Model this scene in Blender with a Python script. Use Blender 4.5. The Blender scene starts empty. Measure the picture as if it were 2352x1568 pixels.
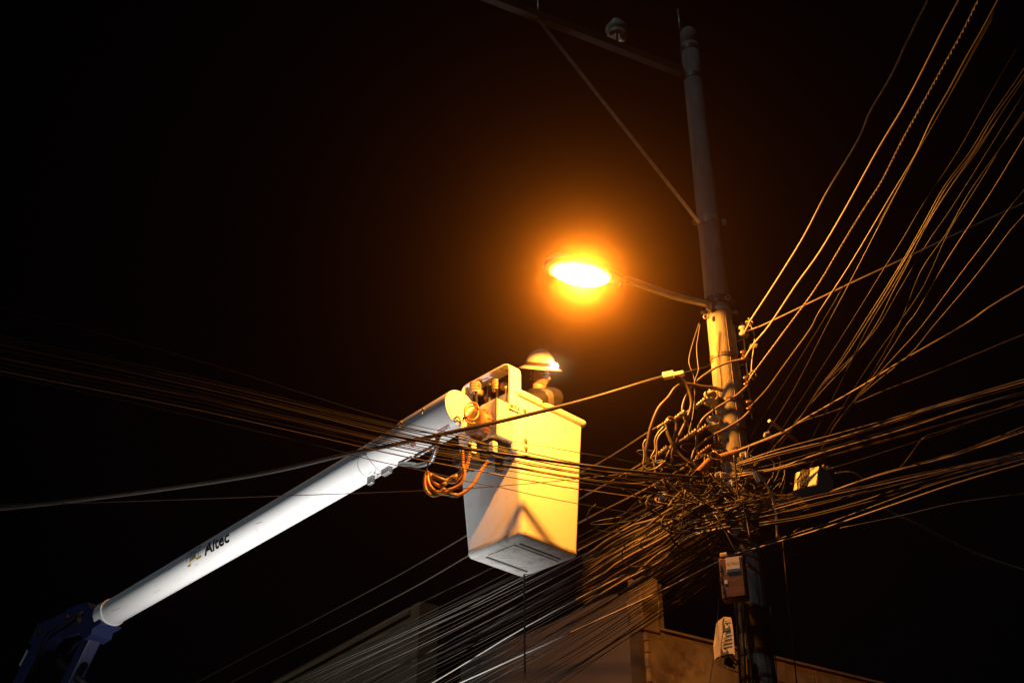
import bpy, bmesh, math, random
from mathutils import Vector, Matrix, noise
R_ = math.radians
rnd = random.Random(7)
S = bpy.context.scene
COL = S.collection
V = Vector

# ------------------------------------------------------------------ camera
CAM_Z = 1.6
PITCH = R_(32.0)
FPX = 2743.0                      # focal length in units of a 2352 px wide picture
cam = bpy.data.cameras.new('camera')
cam.sensor_width = 36.0
cam.lens = 36.0 * FPX / 2352.0
cam.clip_start = 0.05
cam.clip_end = 500
camo = bpy.data.objects.new('camera', cam)
COL.objects.link(camo)
camo.location = (0, 0, CAM_Z)
camo.rotation_euler = (R_(90) + PITCH, 0, 0)
S.camera = camo

# ------------------------------------------------------------------ night sky, dim cool light, exposure
SUN_EL, SUN_AZ = R_(34), R_(215)     # direction the dim light comes from
w = bpy.data.worlds.new('World')
S.world = w
w.use_nodes = True
nt = w.node_tree
bg = nt.nodes['Background']
sky = nt.nodes.new('ShaderNodeTexSky')
sky.sky_type = 'NISHITA'
sky.sun_disc = False
sky.sun_elevation = SUN_EL
sky.sun_rotation = SUN_AZ
nt.links.new(sky.outputs[0], bg.inputs[0])
bg.inputs[1].default_value = 0.00016

sun = bpy.data.lights.new('cool_fill', 'SUN')  # cool fill light added to lift the pole, boom top and shaded faces
sun.energy = 0.27
sun.angle = R_(3)
sun.color = (0.66, 0.87, 1.0)
suno = bpy.data.objects.new('cool_fill', sun)
COL.objects.link(suno)
sd = V((math.sin(SUN_AZ) * math.cos(SUN_EL), math.cos(SUN_AZ) * math.cos(SUN_EL), math.sin(SUN_EL)))
suno.rotation_euler = sd.to_track_quat('Z', 'Y').to_euler()

S.view_settings.view_transform = 'Standard'
S.view_settings.look = 'None'
S.view_settings.exposure = 0
S.view_settings.gamma = 1
S.view_settings.use_curve_mapping = False
S.cycles.use_denoising = True
S.cycles.max_bounces = 6
S.cycles.volume_bounces = 0
S.cycles.sample_clamp_indirect = 4
S.cycles.caustics_reflective = False
S.cycles.caustics_refractive = False

# lit lamps: the sodium street lamp, the truck's work light under the boom, the worker's headlamp
LAMP = V((0.542, 7.56, 6.937))        # middle of the lamp glass
LAMP_DIR = V((-0.94, -0.32, 0.02)).normalized()   # from the pole towards the tip
SODIUM = (1.0, 0.33, 0.032)
def lamp_light(name, kind, loc, power, col, size=0.05, aim=None, angle=170, blend=0.1):
    l = bpy.data.lights.new(name, kind)
    l.energy = power
    l.color = col
    l.shadow_soft_size = size
    if kind == 'SPOT':
        l.spot_size = R_(angle)
        l.spot_blend = blend
    o = bpy.data.objects.new(name, l)
    COL.objects.link(o)
    o.location = loc
    if aim is not None:
        o.rotation_euler = (-(V(aim))).to_track_quat('Z', 'Y').to_euler()
    return o
_ln = V((-0.03, 0.06, -1)).normalized()
lamp_light('street_lamp_bulb', 'SPOT', LAMP + V((0, 0, -0.035)), 1350, SODIUM, 0.045, _ln, 174, 0.05)
WORK = V((-1.45, 9.35, 0.9))
lamp_light('work_light', 'SPOT', WORK, 2300, (1.0, 0.97, 0.93), 0.10, V((-2.1, 10.4, 6.1)) - WORK, 73, 1.0)

# ------------------------------------------------------------------ helpers
FWD = V((0, math.cos(PITCH), math.sin(PITCH)))
UPV = V((0, -math.sin(PITCH), math.cos(PITCH)))
CAM = V((0, 0, CAM_Z))
def ray(x, y):
    return V((1, 0, 0)) * ((x - 1176) / FPX) + FWD + UPV * ((784 - y) / FPX)
def at(x, y, Y):                     # photo position (2352 wide) at distance Y
    r = ray(x, y)
    return CAM + r * (Y / r.y)
def atz(x, y, Z):                    # photo position at height Z
    r = ray(x, y)
    return CAM + r * ((Z - CAM_Z) / r.z)

def link(name, data, parent=None):
    o = bpy.data.objects.new(name, data)
    COL.objects.link(o)
    if parent is not None:
        o.parent = parent
    return o
def tag(o, label=None, cat=None, group=None, kind=None):
    if label: o['label'] = label
    if cat: o['category'] = cat
    if group: o['group'] = group
    if kind: o['kind'] = kind
    return o
def empty(name, label, cat, group=None, loc=(0, 0, 0)):
    o = link(name, None)
    o.location = loc
    o.empty_display_size = 0.1
    return tag(o, label, cat, group)

class MB:
    """collects geometry (world or local coordinates) and links it as one mesh object"""
    def __init__(self):
        self.bm = bmesh.new()
    def faces(self, vs, fs, smooth=False):
        b = [self.bm.verts.new(v) for v in vs]
        for f in fs:
            try:
                ff = self.bm.faces.new([b[i] for i in f])
                ff.smooth = smooth
            except ValueError:
                pass
        return b
    def box(self, c, sx, sy, sz, ax=None, bevel=0.0):
        """ax: three unit axes"""
        ax = ax or (V((1, 0, 0)), V((0, 1, 0)), V((0, 0, 1)))
        c = V(c)
        tb = bmesh.new()
        bmesh.ops.create_cube(tb, size=1.0)
        for v in tb.verts:
            v.co = V((v.co.x * sx, v.co.y * sy, v.co.z * sz))
        if bevel > 0:
            bmesh.ops.bevel(tb, geom=tb.edges[:], offset=bevel, segments=2, profile=0.6, affect='EDGES')
        vs = [c + ax[0] * v.co.x + ax[1] * v.co.y + ax[2] * v.co.z for v in tb.verts]
        tb.verts.index_update()
        fs = [[v.index for v in f.verts] for f in tb.faces]
        tb.free()
        self.faces(vs, fs)
        return self
    def tube(self, pts, r, n=6, cap=True, smooth=True, radii=None):
        pts = [V(p) for p in pts]
        m = len(pts)
        rings = []
        prev = None
        for i, p in enumerate(pts):
            t = (pts[min(i + 1, m - 1)] - pts[max(i - 1, 0)])
            if t.length < 1e-9: t = V((0, 0, 1))
            t.normalize()
            if prev is None:
                a = V((0, 0, 1)) if abs(t.z) < 0.9 else V((1, 0, 0))
                u = t.cross(a).normalized()
            else:
                u = (prev - t * prev.dot(t))
                if u.length < 1e-6: u = t.orthogonal()
                u.normalize()
            prev = u
            v = t.cross(u)
            rr = radii[i] if radii else r
            rings.append([self.bm.verts.new(p + u * (rr * math.cos(2 * math.pi * k / n)) + v * (rr * math.sin(2 * math.pi * k / n))) for k in range(n)])
        for i in range(m - 1):
            for k in range(n):
                f = self.bm.faces.new((rings[i][k], rings[i][(k + 1) % n], rings[i + 1][(k + 1) % n], rings[i + 1][k]))
                f.smooth = smooth
        if cap:
            self.bm.faces.new(rings[0][::-1])
            self.bm.faces.new(rings[-1])
        return self
    def lathe(self, c, axis, prof, n=20, smooth=True, cap=True, sx=1.0, ux=None):
        """prof: (height along axis, radius) list"""
        c = V(c); axis = V(axis).normalized()
        u = (V(ux) - axis * V(ux).dot(axis)).normalized() if ux is not None else axis.orthogonal().normalized()
        v = axis.cross(u)
        rings = []
        for h, r in prof:
            rings.append([self.bm.verts.new(c + axis * h + u * (r * sx * math.cos(2 * math.pi * k / n)) + v * (r * math.sin(2 * math.pi * k / n))) for k in range(n)])
        for i in range(len(rings) - 1):
            for k in range(n):
                f = self.bm.faces.new((rings[i][k], rings[i][(k + 1) % n], rings[i + 1][(k + 1) % n], rings[i + 1][k]))
                f.smooth = smooth
        if cap:
            self.bm.faces.new(rings[0][::-1])
            self.bm.faces.new(rings[-1])
        return self
    def prism(self, outline, depth):
        """outline: list of Vectors (planar), extruded by vector depth"""
        n = len(outline)
        vs = [V(p) for p in outline] + [V(p) + V(depth) for p in outline]
        fs = [list(range(n))[::-1], list(range(n, 2 * n))] + [[i, (i + 1) % n, n + (i + 1) % n, n + i] for i in range(n)]
        self.faces(vs, fs)
        return self
    def build(self, name, mat, parent=None, label=None, cat=None, group=None, kind=None, normals=True):
        if normals:
            bmesh.ops.recalc_face_normals(self.bm, faces=self.bm.faces[:])
        me = bpy.data.meshes.new(name)
        self.bm.to_mesh(me)
        self.bm.free()
        if mat: me.materials.append(mat)
        o = link(name, me, parent)
        if parent is not None and parent.type == 'EMPTY' or parent is not None:
            o.matrix_parent_inverse = parent.matrix_world.inverted() if False else Matrix.Translation(-world_loc(parent))
        return tag(o, label, cat, group, kind)
def world_loc(o):
    return V(o.location) if o.parent is None else V((0, 0, 0)) + V(o.location) + (world_loc(o.parent) + o.matrix_parent_inverse.translation)

def smooth_path(pts, per=6):
    """Catmull-Rom through the points"""
    pts = [V(p) for p in pts]
    if len(pts) < 3: 
        a, b = pts
        return [a.lerp(b, i / per) for i in range(per + 1)]
    P = [pts[0] * 2 - pts[1]] + pts + [pts[-1] * 2 - pts[-2]]
    out = []
    for i in range(1, len(P) - 2):
        p0, p1, p2, p3 = P[i - 1], P[i], P[i + 1], P[i + 2]
        for k in range(per):
            t = k / per
            out.append(0.5 * ((2 * p1) + (p2 - p0) * t + (2 * p0 - 5 * p1 + 4 * p2 - p3) * t * t + (3 * p1 - p0 - 3 * p2 + p3) * t ** 3))
    out.append(pts[-1])
    return out

# ------------------------------------------------------------------ materials
def mat(name, col, rough=0.6, metal=0.0, var=0.0, scale=6.0, col2=None, bump=0.0, bscale=60.0, emit=None, estr=0.0, stretch=None, lo=0.35, hi=0.65, spec=0.5, dirt=None, dscale=3.0, dlo=0.55, dhi=0.75):
    m = bpy.data.materials.new(name)
    m.use_nodes = True
    n = m.node_tree.nodes; L = m.node_tree.links
    b = n['Principled BSDF']
    b.inputs['Base Color'].default_value = (*col, 1)
    b.inputs['Roughness'].default_value = rough
    b.inputs['Metallic'].default_value = metal
    b.inputs['Specular IOR Level'].default_value = spec
    tc = n.new('ShaderNodeTexCoord')
    src = tc.outputs['Object']
    if stretch:
        mp = n.new('ShaderNodeMapping')
        mp.inputs['Scale'].default_value = stretch
        L.new(src, mp.inputs[0]); src = mp.outputs[0]
    out = None
    if var > 0 or col2:
        nz = n.new('ShaderNodeTexNoise'); nz.inputs['Scale'].default_value = scale; nz.inputs['Detail'].default_value = 6
        L.new(src, nz.inputs['Vector'])
        rp = n.new('ShaderNodeValToRGB')
        c2 = col2 or tuple(c * (1 - var) for c in col)
        rp.color_ramp.elements[0].position = lo; rp.color_ramp.elements[0].color = (*c2, 1)
        rp.color_ramp.elements[1].position = hi; rp.color_ramp.elements[1].color = (*col, 1)
        L.new(nz.outputs['Fac'], rp.inputs[0])
        out = rp.outputs[0]
        mr = n.new('ShaderNodeMapRange')
        mr.inputs['To Min'].default_value = min(1, rough + 0.12); mr.inputs['To Max'].default_value = max(0.03, rough - 0.08)
        L.new(nz.outputs['Fac'], mr.inputs[0]); L.new(mr.outputs[0], b.inputs['Roughness'])
    if dirt:
        nz2 = n.new('ShaderNodeTexNoise'); nz2.inputs['Scale'].default_value = dscale; nz2.inputs['Detail'].default_value = 9
        nz2.inputs['Roughness'].default_value = 0.7
        L.new(src, nz2.inputs['Vector'])
        r2 = n.new('ShaderNodeValToRGB')
        r2.color_ramp.elements[0].position = dlo; r2.color_ramp.elements[1].position = dhi
        r2.color_ramp.elements[0].color = (0, 0, 0, 1); r2.color_ramp.elements[1].color = (1, 1, 1, 1)
        L.new(nz2.outputs['Fac'], r2.inputs[0])
        mx = n.new('ShaderNodeMixRGB')
        L.new(r2.outputs[0], mx.inputs[0])
        if out: L.new(out, mx.inputs[1])
        else: mx.inputs[1].default_value = (*col, 1)
        mx.inputs[2].default_value = (*dirt, 1)
        out = mx.outputs[0]
    if out: L.new(out, b.inputs['Base Color'])
    if bump > 0:
        nb = n.new('ShaderNodeTexNoise'); nb.inputs['Scale'].default_value = bscale; nb.inputs['Detail'].default_value = 4
        L.new(src, nb.inputs['Vector'])
        bp = n.new('ShaderNodeBump'); bp.inputs['Strength'].default_value = bump; bp.inputs['Distance'].default_value = 0.01
        L.new(nb.outputs['Fac'], bp.inputs['Height']); L.new(bp.outputs[0], b.inputs['Normal'])
    if emit:
        b.inputs['Emission Color'].default_value = (*emit, 1)
        b.inputs['Emission Strength'].default_value = estr
    return m

M = dict(
    white=mat('white_gelcoat', (0.80, 0.80, 0.79), 0.38, 0, 0.05, 3.0, dirt=(0.52, 0.48, 0.42), dscale=6, dlo=0.60, dhi=0.80, bump=0.05, bscale=40),
    boom=mat('white_fibreglass', (0.80, 0.80, 0.80), 0.42, 0, 0.05, 2.0, dirt=(0.62, 0.60, 0.57), dscale=7, dlo=0.60, dhi=0.74, bump=0.04, bscale=50),
    bottom=mat('scuffed_gelcoat', (0.62, 0.61, 0.59), 0.55, 0, 0.25, 5.0, dirt=(0.26, 0.25, 0.23), dscale=11, dlo=0.52, dhi=0.70, stretch=(1, 2.5, 1)),
    seam=mat('sealant_grey', (0.16, 0.16, 0.16), 0.7),
    rusty=mat('chipped_cream_paint', (0.78, 0.74, 0.62), 0.5, 0, 0.08, 6, dirt=(0.16, 0.07, 0.03), dscale=16, dlo=0.60, dhi=0.66, bump=0.1),
    guard=mat('chipped_white_paint', (0.80, 0.79, 0.77), 0.45, 0, 0.05, 6, dirt=(0.34, 0.20, 0.14), dscale=8, dlo=0.60, dhi=0.64, bump=0.08),
    rust=mat('brown_cast_steel', (0.24, 0.12, 0.06), 0.6, 0.2, 0.4, 14, bump=0.2),
    steel=mat('galvanised_steel', (0.42, 0.42, 0.42), 0.42, 0.75, 0.3, 20),
    brass=mat('yellow_zinc_bolt', (0.55, 0.42, 0.20), 0.35, 0.8),
    dark=mat('dark_steel', (0.05, 0.048, 0.045), 0.5, 0.4, 0.4, 16),
    blue=mat('navy_blue_paint', (0.035, 0.05, 0.16), 0.4, 0, 0.3, 5, dirt=(0.05, 0.05, 0.07), dscale=6),
    reflect=mat('white_reflector', (0.75, 0.75, 0.72), 0.4),
    hose=mat('orange_hydraulic_hose', (0.50, 0.22, 0.05), 0.38, 0, 0.3, 20),
    sleeve=mat('hose_guard', (0.22, 0.17, 0.12), 0.5, 0, 0.5, 40),
    concrete=mat('weathered_concrete', (0.23, 0.205, 0.175), 0.85, 0, 0.35, 9, dirt=(0.14, 0.12, 0.10), dscale=22, dlo=0.60, dhi=0.72, stretch=(2.2, 2.2, 0.5), bump=0.35, bscale=45),
    strap=mat('steel_strap', (0.13, 0.10, 0.08), 0.5, 0.6, 0.4, 30),
    channel=mat('galvanised_channel', (0.34, 0.31, 0.27), 0.55, 0.3, 0.35, 14, dirt=(0.18, 0.10, 0.06), dscale=12),
    wood=mat('grey_steel_crossarm', (0.028, 0.022, 0.02), 0.7, 0.2, 0.4, 9),
    porcelain=mat('white_porcelain', (0.42, 0.40, 0.36), 0.22, 0, 0.2, 12, dirt=(0.25, 0.20, 0.14), dscale=9),
    brownporc=mat('brown_porcelain', (0.10, 0.045, 0.025), 0.18, 0, 0.2, 12),
    lamphouse=mat('lamp_housing', (0.5, 0.5, 0.48), 0.45, 0.4, 0.2, 10),
    lens=mat('lit_sodium_glass', (0.8, 0.7, 0.5), 0.2, emit=(1.0, 0.55, 0.16), estr=42.0),
    lensrim=mat('clear_lamp_bowl', (0.75, 0.7, 0.6), 0.15, emit=(1.0, 0.5, 0.10), estr=1.3),
    headlens=mat('lit_headlamp_lens', (0.9, 0.9, 0.9), 0.2, emit=(0.92, 1.0, 0.90), estr=62.0),
    aluw=mat('bare_aluminium_strand', (0.52, 0.48, 0.42), 0.45, 0.0, 0.25, 40),
    midc=mat('tan_grey_cable', (0.145, 0.11, 0.08), 0.42, 0, 0.3, 18),
    black=mat('black_cable_sheath', (0.026, 0.024, 0.022), 0.45, 0, 0.3, 25, spec=0.2),
    brownc=mat('weathered_brown_cable', (0.065, 0.045, 0.034), 0.45, 0, 0.35, 18, spec=0.3),
    greyc=mat('grey_cable_sheath', (0.12, 0.105, 0.09), 0.45, 0, 0.3, 18),
    tanc=mat('tan_drop_wire', (0.24, 0.195, 0.14), 0.45, 0, 0.3, 18),
    bluebox=mat('dark_plastic', (0.045, 0.045, 0.045), 0.5, 0, 0.4, 9, bump=0.1),
    paleplate=mat('pale_plate', (0.66, 0.60, 0.44), 0.5, 0, 0.12, 8, dirt=(0.40, 0.28, 0.16), dscale=10, dlo=0.60, dhi=0.8),
    brownbox=mat('rusty_brown_cabinet', (0.14, 0.050, 0.016), 0.55, 0.1, 0.45, 9, bump=0.15, stretch=(1, 1, 2.5)),
    sticker=mat('white_sticker', (0.72, 0.70, 0.66), 0.5, 0, 0.06, 12),
    ink=mat('black_ink', (0.012, 0.012, 0.014), 0.5),
    greyink=mat('grey_ink', (0.17, 0.20, 0.22), 0.5),
    goldink=mat('gold_ink', (0.45, 0.30, 0.03), 0.5),
    redink=mat('dull_red_ink', (0.35, 0.10, 0.10), 0.5),
    tagplate=mat('maroon_tag', (0.10, 0.055, 0.055), 0.5),
    tagtext=mat('pink_white_print', (0.72, 0.62, 0.60), 0.5),
    enclosure=mat('beige_plastic', (0.66, 0.58, 0.46), 0.5, 0, 0.08, 10, dirt=(0.45, 0.36, 0.26), dscale=8),
    slot=mat('slate_slot', (0.07, 0.085, 0.095), 0.6),
    plaster=mat('old_plaster', (0.42, 0.32, 0.19), 0.9, 0, 0.5, 1.6, dirt=(0.14, 0.09, 0.06), dscale=2.3, dlo=0.50, dhi=0.66, bump=0.5, bscale=9),
    block=mat('concrete_block', (0.33, 0.24, 0.17), 0.92, 0, 0.35, 5, bump=0.5, bscale=30),
    mortar=mat('mortar', (0.10, 0.075, 0.055), 0.95, 0, 0.3, 12),
    paintwall=mat('grey_painted_wall', (0.20, 0.17, 0.155), 0.85, 0, 0.25, 1.2, dirt=(0.18, 0.15, 0.13), dscale=1.0, bump=0.15, bscale=12),
    darkwall=mat('brown_painted_wall', (0.48, 0.30, 0.16), 0.88, 0, 0.25, 1.5, bump=0.15, bscale=12),
    asphalt=mat('asphalt', (0.05, 0.05, 0.05), 0.9, 0, 0.3, 3, bump=0.3),
    skin=mat('warm_skin', (0.42, 0.24, 0.15), 0.5, 0, 0.15, 20),
    lips=mat('lips', (0.28, 0.12, 0.09), 0.45),
    hair=mat('dark_hair', (0.015, 0.012, 0.010), 0.6),
    helmet=mat('white_hard_hat_plastic', (0.46, 0.42, 0.36), 0.30, 0, 0.08, 9, dirt=(0.33, 0.28, 0.22), dscale=12),
    band=mat('dark_elastic_band', (0.045, 0.03, 0.028), 0.75),
    jacket=mat('dark_jacket', (0.0085, 0.0058, 0.0062), 0.8, 0, 0.4, 12, bump=0.5, bscale=25),
    silver=mat('silver_reflective_tape', (0.11, 0.10, 0.105), 0.45, 0.1, 0.3, 14, bump=0.6, bscale=18),
    trouser=mat('navy_trousers', (0.03, 0.035, 0.06), 0.85),
    glove=mat('tan_leather_glove', (0.46, 0.30, 0.16), 0.6, 0, 0.25, 18, bump=0.3),
    boot=mat('black_boot', (0.02, 0.018, 0.016), 0.5),
    knob=mat('tan_knob', (0.42, 0.26, 0.12), 0.35),
    leverblack=mat('black_grip', (0.03, 0.03, 0.03), 0.35),
)

_n = M['lens'].node_tree.nodes; _l = M['lens'].node_tree.links
_tr = _n.new('ShaderNodeBsdfTransparent'); _em = _n.new('ShaderNodeEmission'); _mx = _n.new('ShaderNodeMixShader')
_em.inputs[0].default_value = (1.0, 0.55, 0.16, 1); _em.inputs[1].default_value = 60.0; _mx.inputs[0].default_value = 0.30
_l.new(_tr.outputs[0], _mx.inputs[1]); _l.new(_em.outputs[0], _mx.inputs[2])
_l.new(_mx.outputs[0], [q for q in _n if q.type == 'OUTPUT_MATERIAL'][0].inputs['Surface'])

def text_mesh(s, size, shear=0.0, bold=0.0, align='LEFT'):
    """flat text as vertex and face lists in its own x/y plane"""
    cu = bpy.data.curves.new('lettering', 'FONT')
    cu.body = s; cu.size = size; cu.shear = shear; cu.offset = bold; cu.align_x = align
    cu.resolution_u = 3
    o = bpy.data.objects.new('lettering', cu)
    COL.objects.link(o)
    dg = bpy.context.evaluated_depsgraph_get()
    me = bpy.data.meshes.new_from_object(o.evaluated_get(dg))
    vs = [v.co.copy() for v in me.vertices]
    fs = [list(p.vertices) for p in me.polygons]
    bpy.data.objects.remove(o); bpy.data.curves.remove(cu); bpy.data.meshes.remove(me)
    return vs, fs

# ------------------------------------------------------------------ ground
g = MB()
g.faces([V((-70, -60, 0)), V((70, -60, 0)), V((70, 80, 0)), V((-70, 80, 0))], [[0, 1, 2, 3]])
g.build('ground', M['asphalt'], kind='structure')

# ------------------------------------------------------------------ buildings
A = at(1462, 1320, 13.0)
SD = V((-0.57, 0.82, 0)).normalized()        # along the street, away
RD = V((SD.y, -SD.x, 0))                     # along the right-hand wall, away to the right
ZA = A.z
def wallpt(s, r, z): return V((A.x, A.y, 0)) + SD * s + RD * r + V((0, 0, z))
# middle building: the side along the street
b = empty('house', 'grey brown rendered house wall behind the slanting cable bundle', 'house', loc=wallpt(0, 0, 0))
m = MB()
SEND = 3.9
m.prism([wallpt(0, 0.12, 0), wallpt(SEND, 0.12, 0), wallpt(SEND, 0.12, ZA - 0.03), wallpt(0.0, 0.12, ZA - 0.03)], RD * 5.0 * 0.05)
m.build('side_wall', M['paintwall'], b)
# corner pillar: stacked rough blocks rising above the gable wall
ph = 0.0
zt = at(1490, 1450, 13.2).z
pz = zt - 0.02
hs = [0.34, 0.62, 0.46]
pil_w = 0.27
levels = [(zt - 0.05, zt + 0.30), (zt + 0.315, ZA - 0.42), (ZA - 0.405, ZA)]
for i, (z0, z1) in enumerate(levels):
    m = MB()
    wj = pil_w + rnd.uniform(-0.012, 0.012)
    m.box(wallpt(0.06, wj / 2 - 0.005 * (i % 2), (z0 + z1) / 2), 0.22, wj, z1 - z0, (SD, RD, V((0, 0, 1))), 0.02)
    m.build('corner_block', M['plaster'], b)
# rough edge stones down the corner
zz = 0.4
while zz < zt - 0.1:
    h = rnd.uniform(0.10, 0.20)
    if zz > 2.8:
        m = MB()
        m.box(wallpt(-0.004 + rnd.uniform(-0.006, 0.006), 0.085 + rnd.uniform(-0.010, 0.010), zz + h / 2), 0.05, 0.05, h - 0.004, (SD, RD, V((0, 0, 1))), 0.012)
        m.build('edge_stone', M['plaster'], b)
    zz += h
# gable wall of concrete blocks facing the lamp
m = MB()
m.box(wallpt(0.10, 3.2, zt / 2 - 0.02), 0.16, 6.4, zt - 0.06, (SD, RD, V((0, 0, 1))))
m.build('wall_core', M['mortar'], b)
# plastered sheet over the part next to the corner, with an uneven broken edge
out = [wallpt(0, 0.10, 0), wallpt(0, 2.30, 0), wallpt(0, 2.12, 3.4), wallpt(0, 2.2, 3.8), wallpt(0, 1.95, zt - 0.62), wallpt(0, 1.62, zt - 0.55), wallpt(0, 1.58, zt - 0.30), wallpt(0, 1.15, zt - 0.26), wallpt(0, 1.02, zt - 0.06), wallpt(0, 0.30, zt - 0.03), wallpt(0, 0.10, zt - 0.02)]
m = MB(); m.prism([p - SD * 0.012 for p in out], SD * 0.03)
m.build('plaster_sheet', M['plaster'], b)
row = 0
z = zt - 0.01
bw, bh = 0.50, 0.26
block_mesh = []
for k in range(4):
    mm = MB(); mm.box((0, 0, 0), 0.09, bw - 0.012, bh - 0.011, None, 0.008)
    for v in mm.bm.verts: v.co += V((rnd.uniform(-.006, .004), rnd.uniform(-.004, .004), rnd.uniform(-.003, .003)))
    me = bpy.data.meshes.new('block'); mm.bm.to_mesh(me); mm.bm.free(); me.materials.append(M['block']); block_mesh.append(me)
rot = Matrix((SD, RD, V((0, 0, 1)))).transposed().to_4x4()
while z > 2.6:
    r = 0.30 - (bw / 2 if row % 2 else 0)
    while r < 6.2:
        if r > 0.08:
            o = link('block', rnd.choice(block_mesh), b)
            o.matrix_parent_inverse = Matrix.Translation(-world_loc(b))
            o.matrix_basis = Matrix.Translation(wallpt(0.047 + rnd.uniform(-.006, .006), r + bw / 2, z - bh / 2)) @ rot
        r += bw
    z -= bh; row += 1
m = MB()
for r0 in (0.3, 1.5, 2.7, 3.9, 5.1):
    pass
m.box(wallpt(0.09, 3.2, zt + 0.012), 0.26, 6.3, 0.03, (SD, RD, V((0, 0, 1))), 0.006)
m.build('coping', M['block'], b)
# steel post beside the pillar
m = MB(); p = at(1499, 1450, 13.25); m.tube([V((p.x, p.y, zt)), V((p.x, p.y, zt + 0.55))], 0.02)
m.build('post', M['dark'], b)

# far building
S2 = 4.35
B = at(945, 1394, 17.2)
b2 = empty('building', 'dim brown building with flat parapet at the bottom, far behind the cables', 'building', loc=(B.x, B.y, 0))
m = MB()
e = B + SD * 9
m.prism([V((B.x, B.y, 0)), V((e.x, e.y, 0)), V((e.x, e.y, B.z)), V((B.x, B.y, B.z))], RD * 0.20)
m.build('wall', M['darkwall'], b2)
m = MB()
q = B + RD * 0.005 - SD * 0.12
m.box(V((q.x, q.y, B.z / 2)) + RD * 0.16, 0.24, 0.34, B.z + 0.05, (SD, RD, V((0, 0, 1))), 0.01)
m.build('corner_pier', M['darkwall'], b2)
m = MB()
m.box(B + SD * 4.5 + RD * 0.1 + V((0, 0, -0.06)), 9, 0.30, 0.10, (SD, RD, V((0, 0, 1))))
m.build('parapet', M['darkwall'], b2)

# ------------------------------------------------------------------ utility pole
PX, PY_ = 1.658, 8.0
def pr(z): return 0.1165 - (z - 3.9) * 0.0055
pole = empty('utility_pole', 'tall round concrete utility pole carrying the street lamp and tangled cables', 'utility pole', loc=(PX, PY_, 0))
m = MB()
prof = [(z, pr(z)) for z in [0, 1, 2, 3, 3.9, 4.6, 5.3, 6, 6.7, 7.4, 8.1, 8.8, 9.5, 9.85]]
m.lathe((PX, PY_, 0), (0, 0, 1), prof, 28)
m.build('shaft', M['concrete'], pole)
m = MB()
m.lathe((PX, PY_, 0), (0, 0, 1), [(9.851, pr(9.85) - 0.004), (10.02, pr(9.85) - 0.006), (10.06, 0.05)], 28)
m.build('pole_cap', M['concrete'], pole)
def zpole(y): return at(1640, y, 8.0).z
for yb, hh, mt in ((100, 0.05, 'strap'), (165, 0.05, 'strap'), (497, 0.06, 'channel'), (683, 0.07, 'dark'), (705, 0.03, 'channel'), (811, 0.035, 'strap'), (915, 0.03, 'strap'), (983, 0.025, 'strap'), (1441, 0.02, 'strap'), (1492, 0.03, 'strap'), (1549, 0.022, 'strap'), (1395, 0.012, 'strap')):
    zb = at(1650 + (yb - 784) * 0.11, yb, 7.9).z
    m = MB(); r = pr(zb)
    m.lathe((PX, PY_, zb), (0, 0, 1), [(-hh / 2, r + 0.001), (-hh / 2, r + 0.006), (hh / 2, r + 0.006), (hh / 2, r + 0.001)], 28, smooth=False, cap=False)
    if mt in ('channel', 'dark'):
        for sgn in (-1, 1):
            m.box((PX + sgn * (r + 0.022), PY_ - 0.02, zb), 0.05, 0.012, hh, None, 0.002)
            m.lathe((PX + sgn * (r + 0.03), PY_ - 0.026, zb), (0, -1, 0), [(0, 0.012), (0.012, 0.012)], 6, smooth=False)
    m.build('pole_band', M[mt], pole)
# seam lines running up the pole
m = MB()
for ang in (-1.25, -0.95):
    pts = [V((PX + (pr(z) + 0.0005) * math.cos(ang), PY_ + (pr(z) + 0.0005) * math.sin(ang), z)) for z in [3.6 + 0.12 * i for i in range(28)]]
    m.tube(pts, 0.004, 4)
m.build('mould_seam', M['strap'], pole)
# crossarm, brace, pin insulator at the top
a0 = at(1566, 166, 7.97); a1 = atz(1140, 0, a0.z + 0.02)
ad = (a1 - a0).normalized(); a1 = a1 + ad * 0.7
side = ad.cross(V((0, 0, 1))).normalized(); aup = side.cross(ad)
m = MB(); m.box((a0 + a1) / 2, (a1 - a0).length, 0.07, 0.085, (ad, side, aup), 0.006)
m.build('crossarm', M['wood'], pole)
m = MB(); bq0 = at(1606, 512, 7.93); 
bq1 = a0 + ad * ((at(1228, 37, 7.0) - a0).length * 0.86)
best = min([a0 + ad * (i * 0.02) for i in range(150)], key=lambda p: abs((1176 + FPX * (p - CAM).x / (p - CAM).dot(FWD)) - 1228))
m.box((bq0 + best) / 2 , (best - bq0).length, 0.035, 0.006, ((best - bq0).normalized(), side, (best - bq0).normalized().cross(side)), 0.0)
m.build('brace', M['steel'], pole)
m = MB()
mid = min([a0 + ad * (i * 0.02) for i in range(150)], key=lambda p: abs((1176 + FPX * (p - CAM).x / (p - CAM).dot(FWD)) - 1419))
m.tube([mid, mid + V((0, 0, 0.20))], 0.010, 8)
m.build('insulator_pin', M['steel'], pole)
m = MB()
m.lathe(mid + V((0, 0, 0.13)), (0, 0, 1), [(0.04, 0.02), (0.0, 0.045), (-0.005, 0.075), (0.0, 0.092), (0.03, 0.090), (0.05, 0.062), (0.06, 0.085), (0.085, 0.104), (0.11, 0.098), (0.135, 0.07), (0.15, 0.05), (0.165, 0.062), (0.19, 0.05), (0.20, 0.02)], 24)
m.build('pin_insulator', M['porcelain'], pole)
m = MB(); e2 = min([a0 + ad * (i * 0.02) for i in range(170)], key=lambda p: abs((1176 + FPX * (p - CAM).x / (p - CAM).dot(FWD)) - 1238))
m.tube([e2, e2 + V((0, 0, 0.3))], 0.012, 8)
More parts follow.
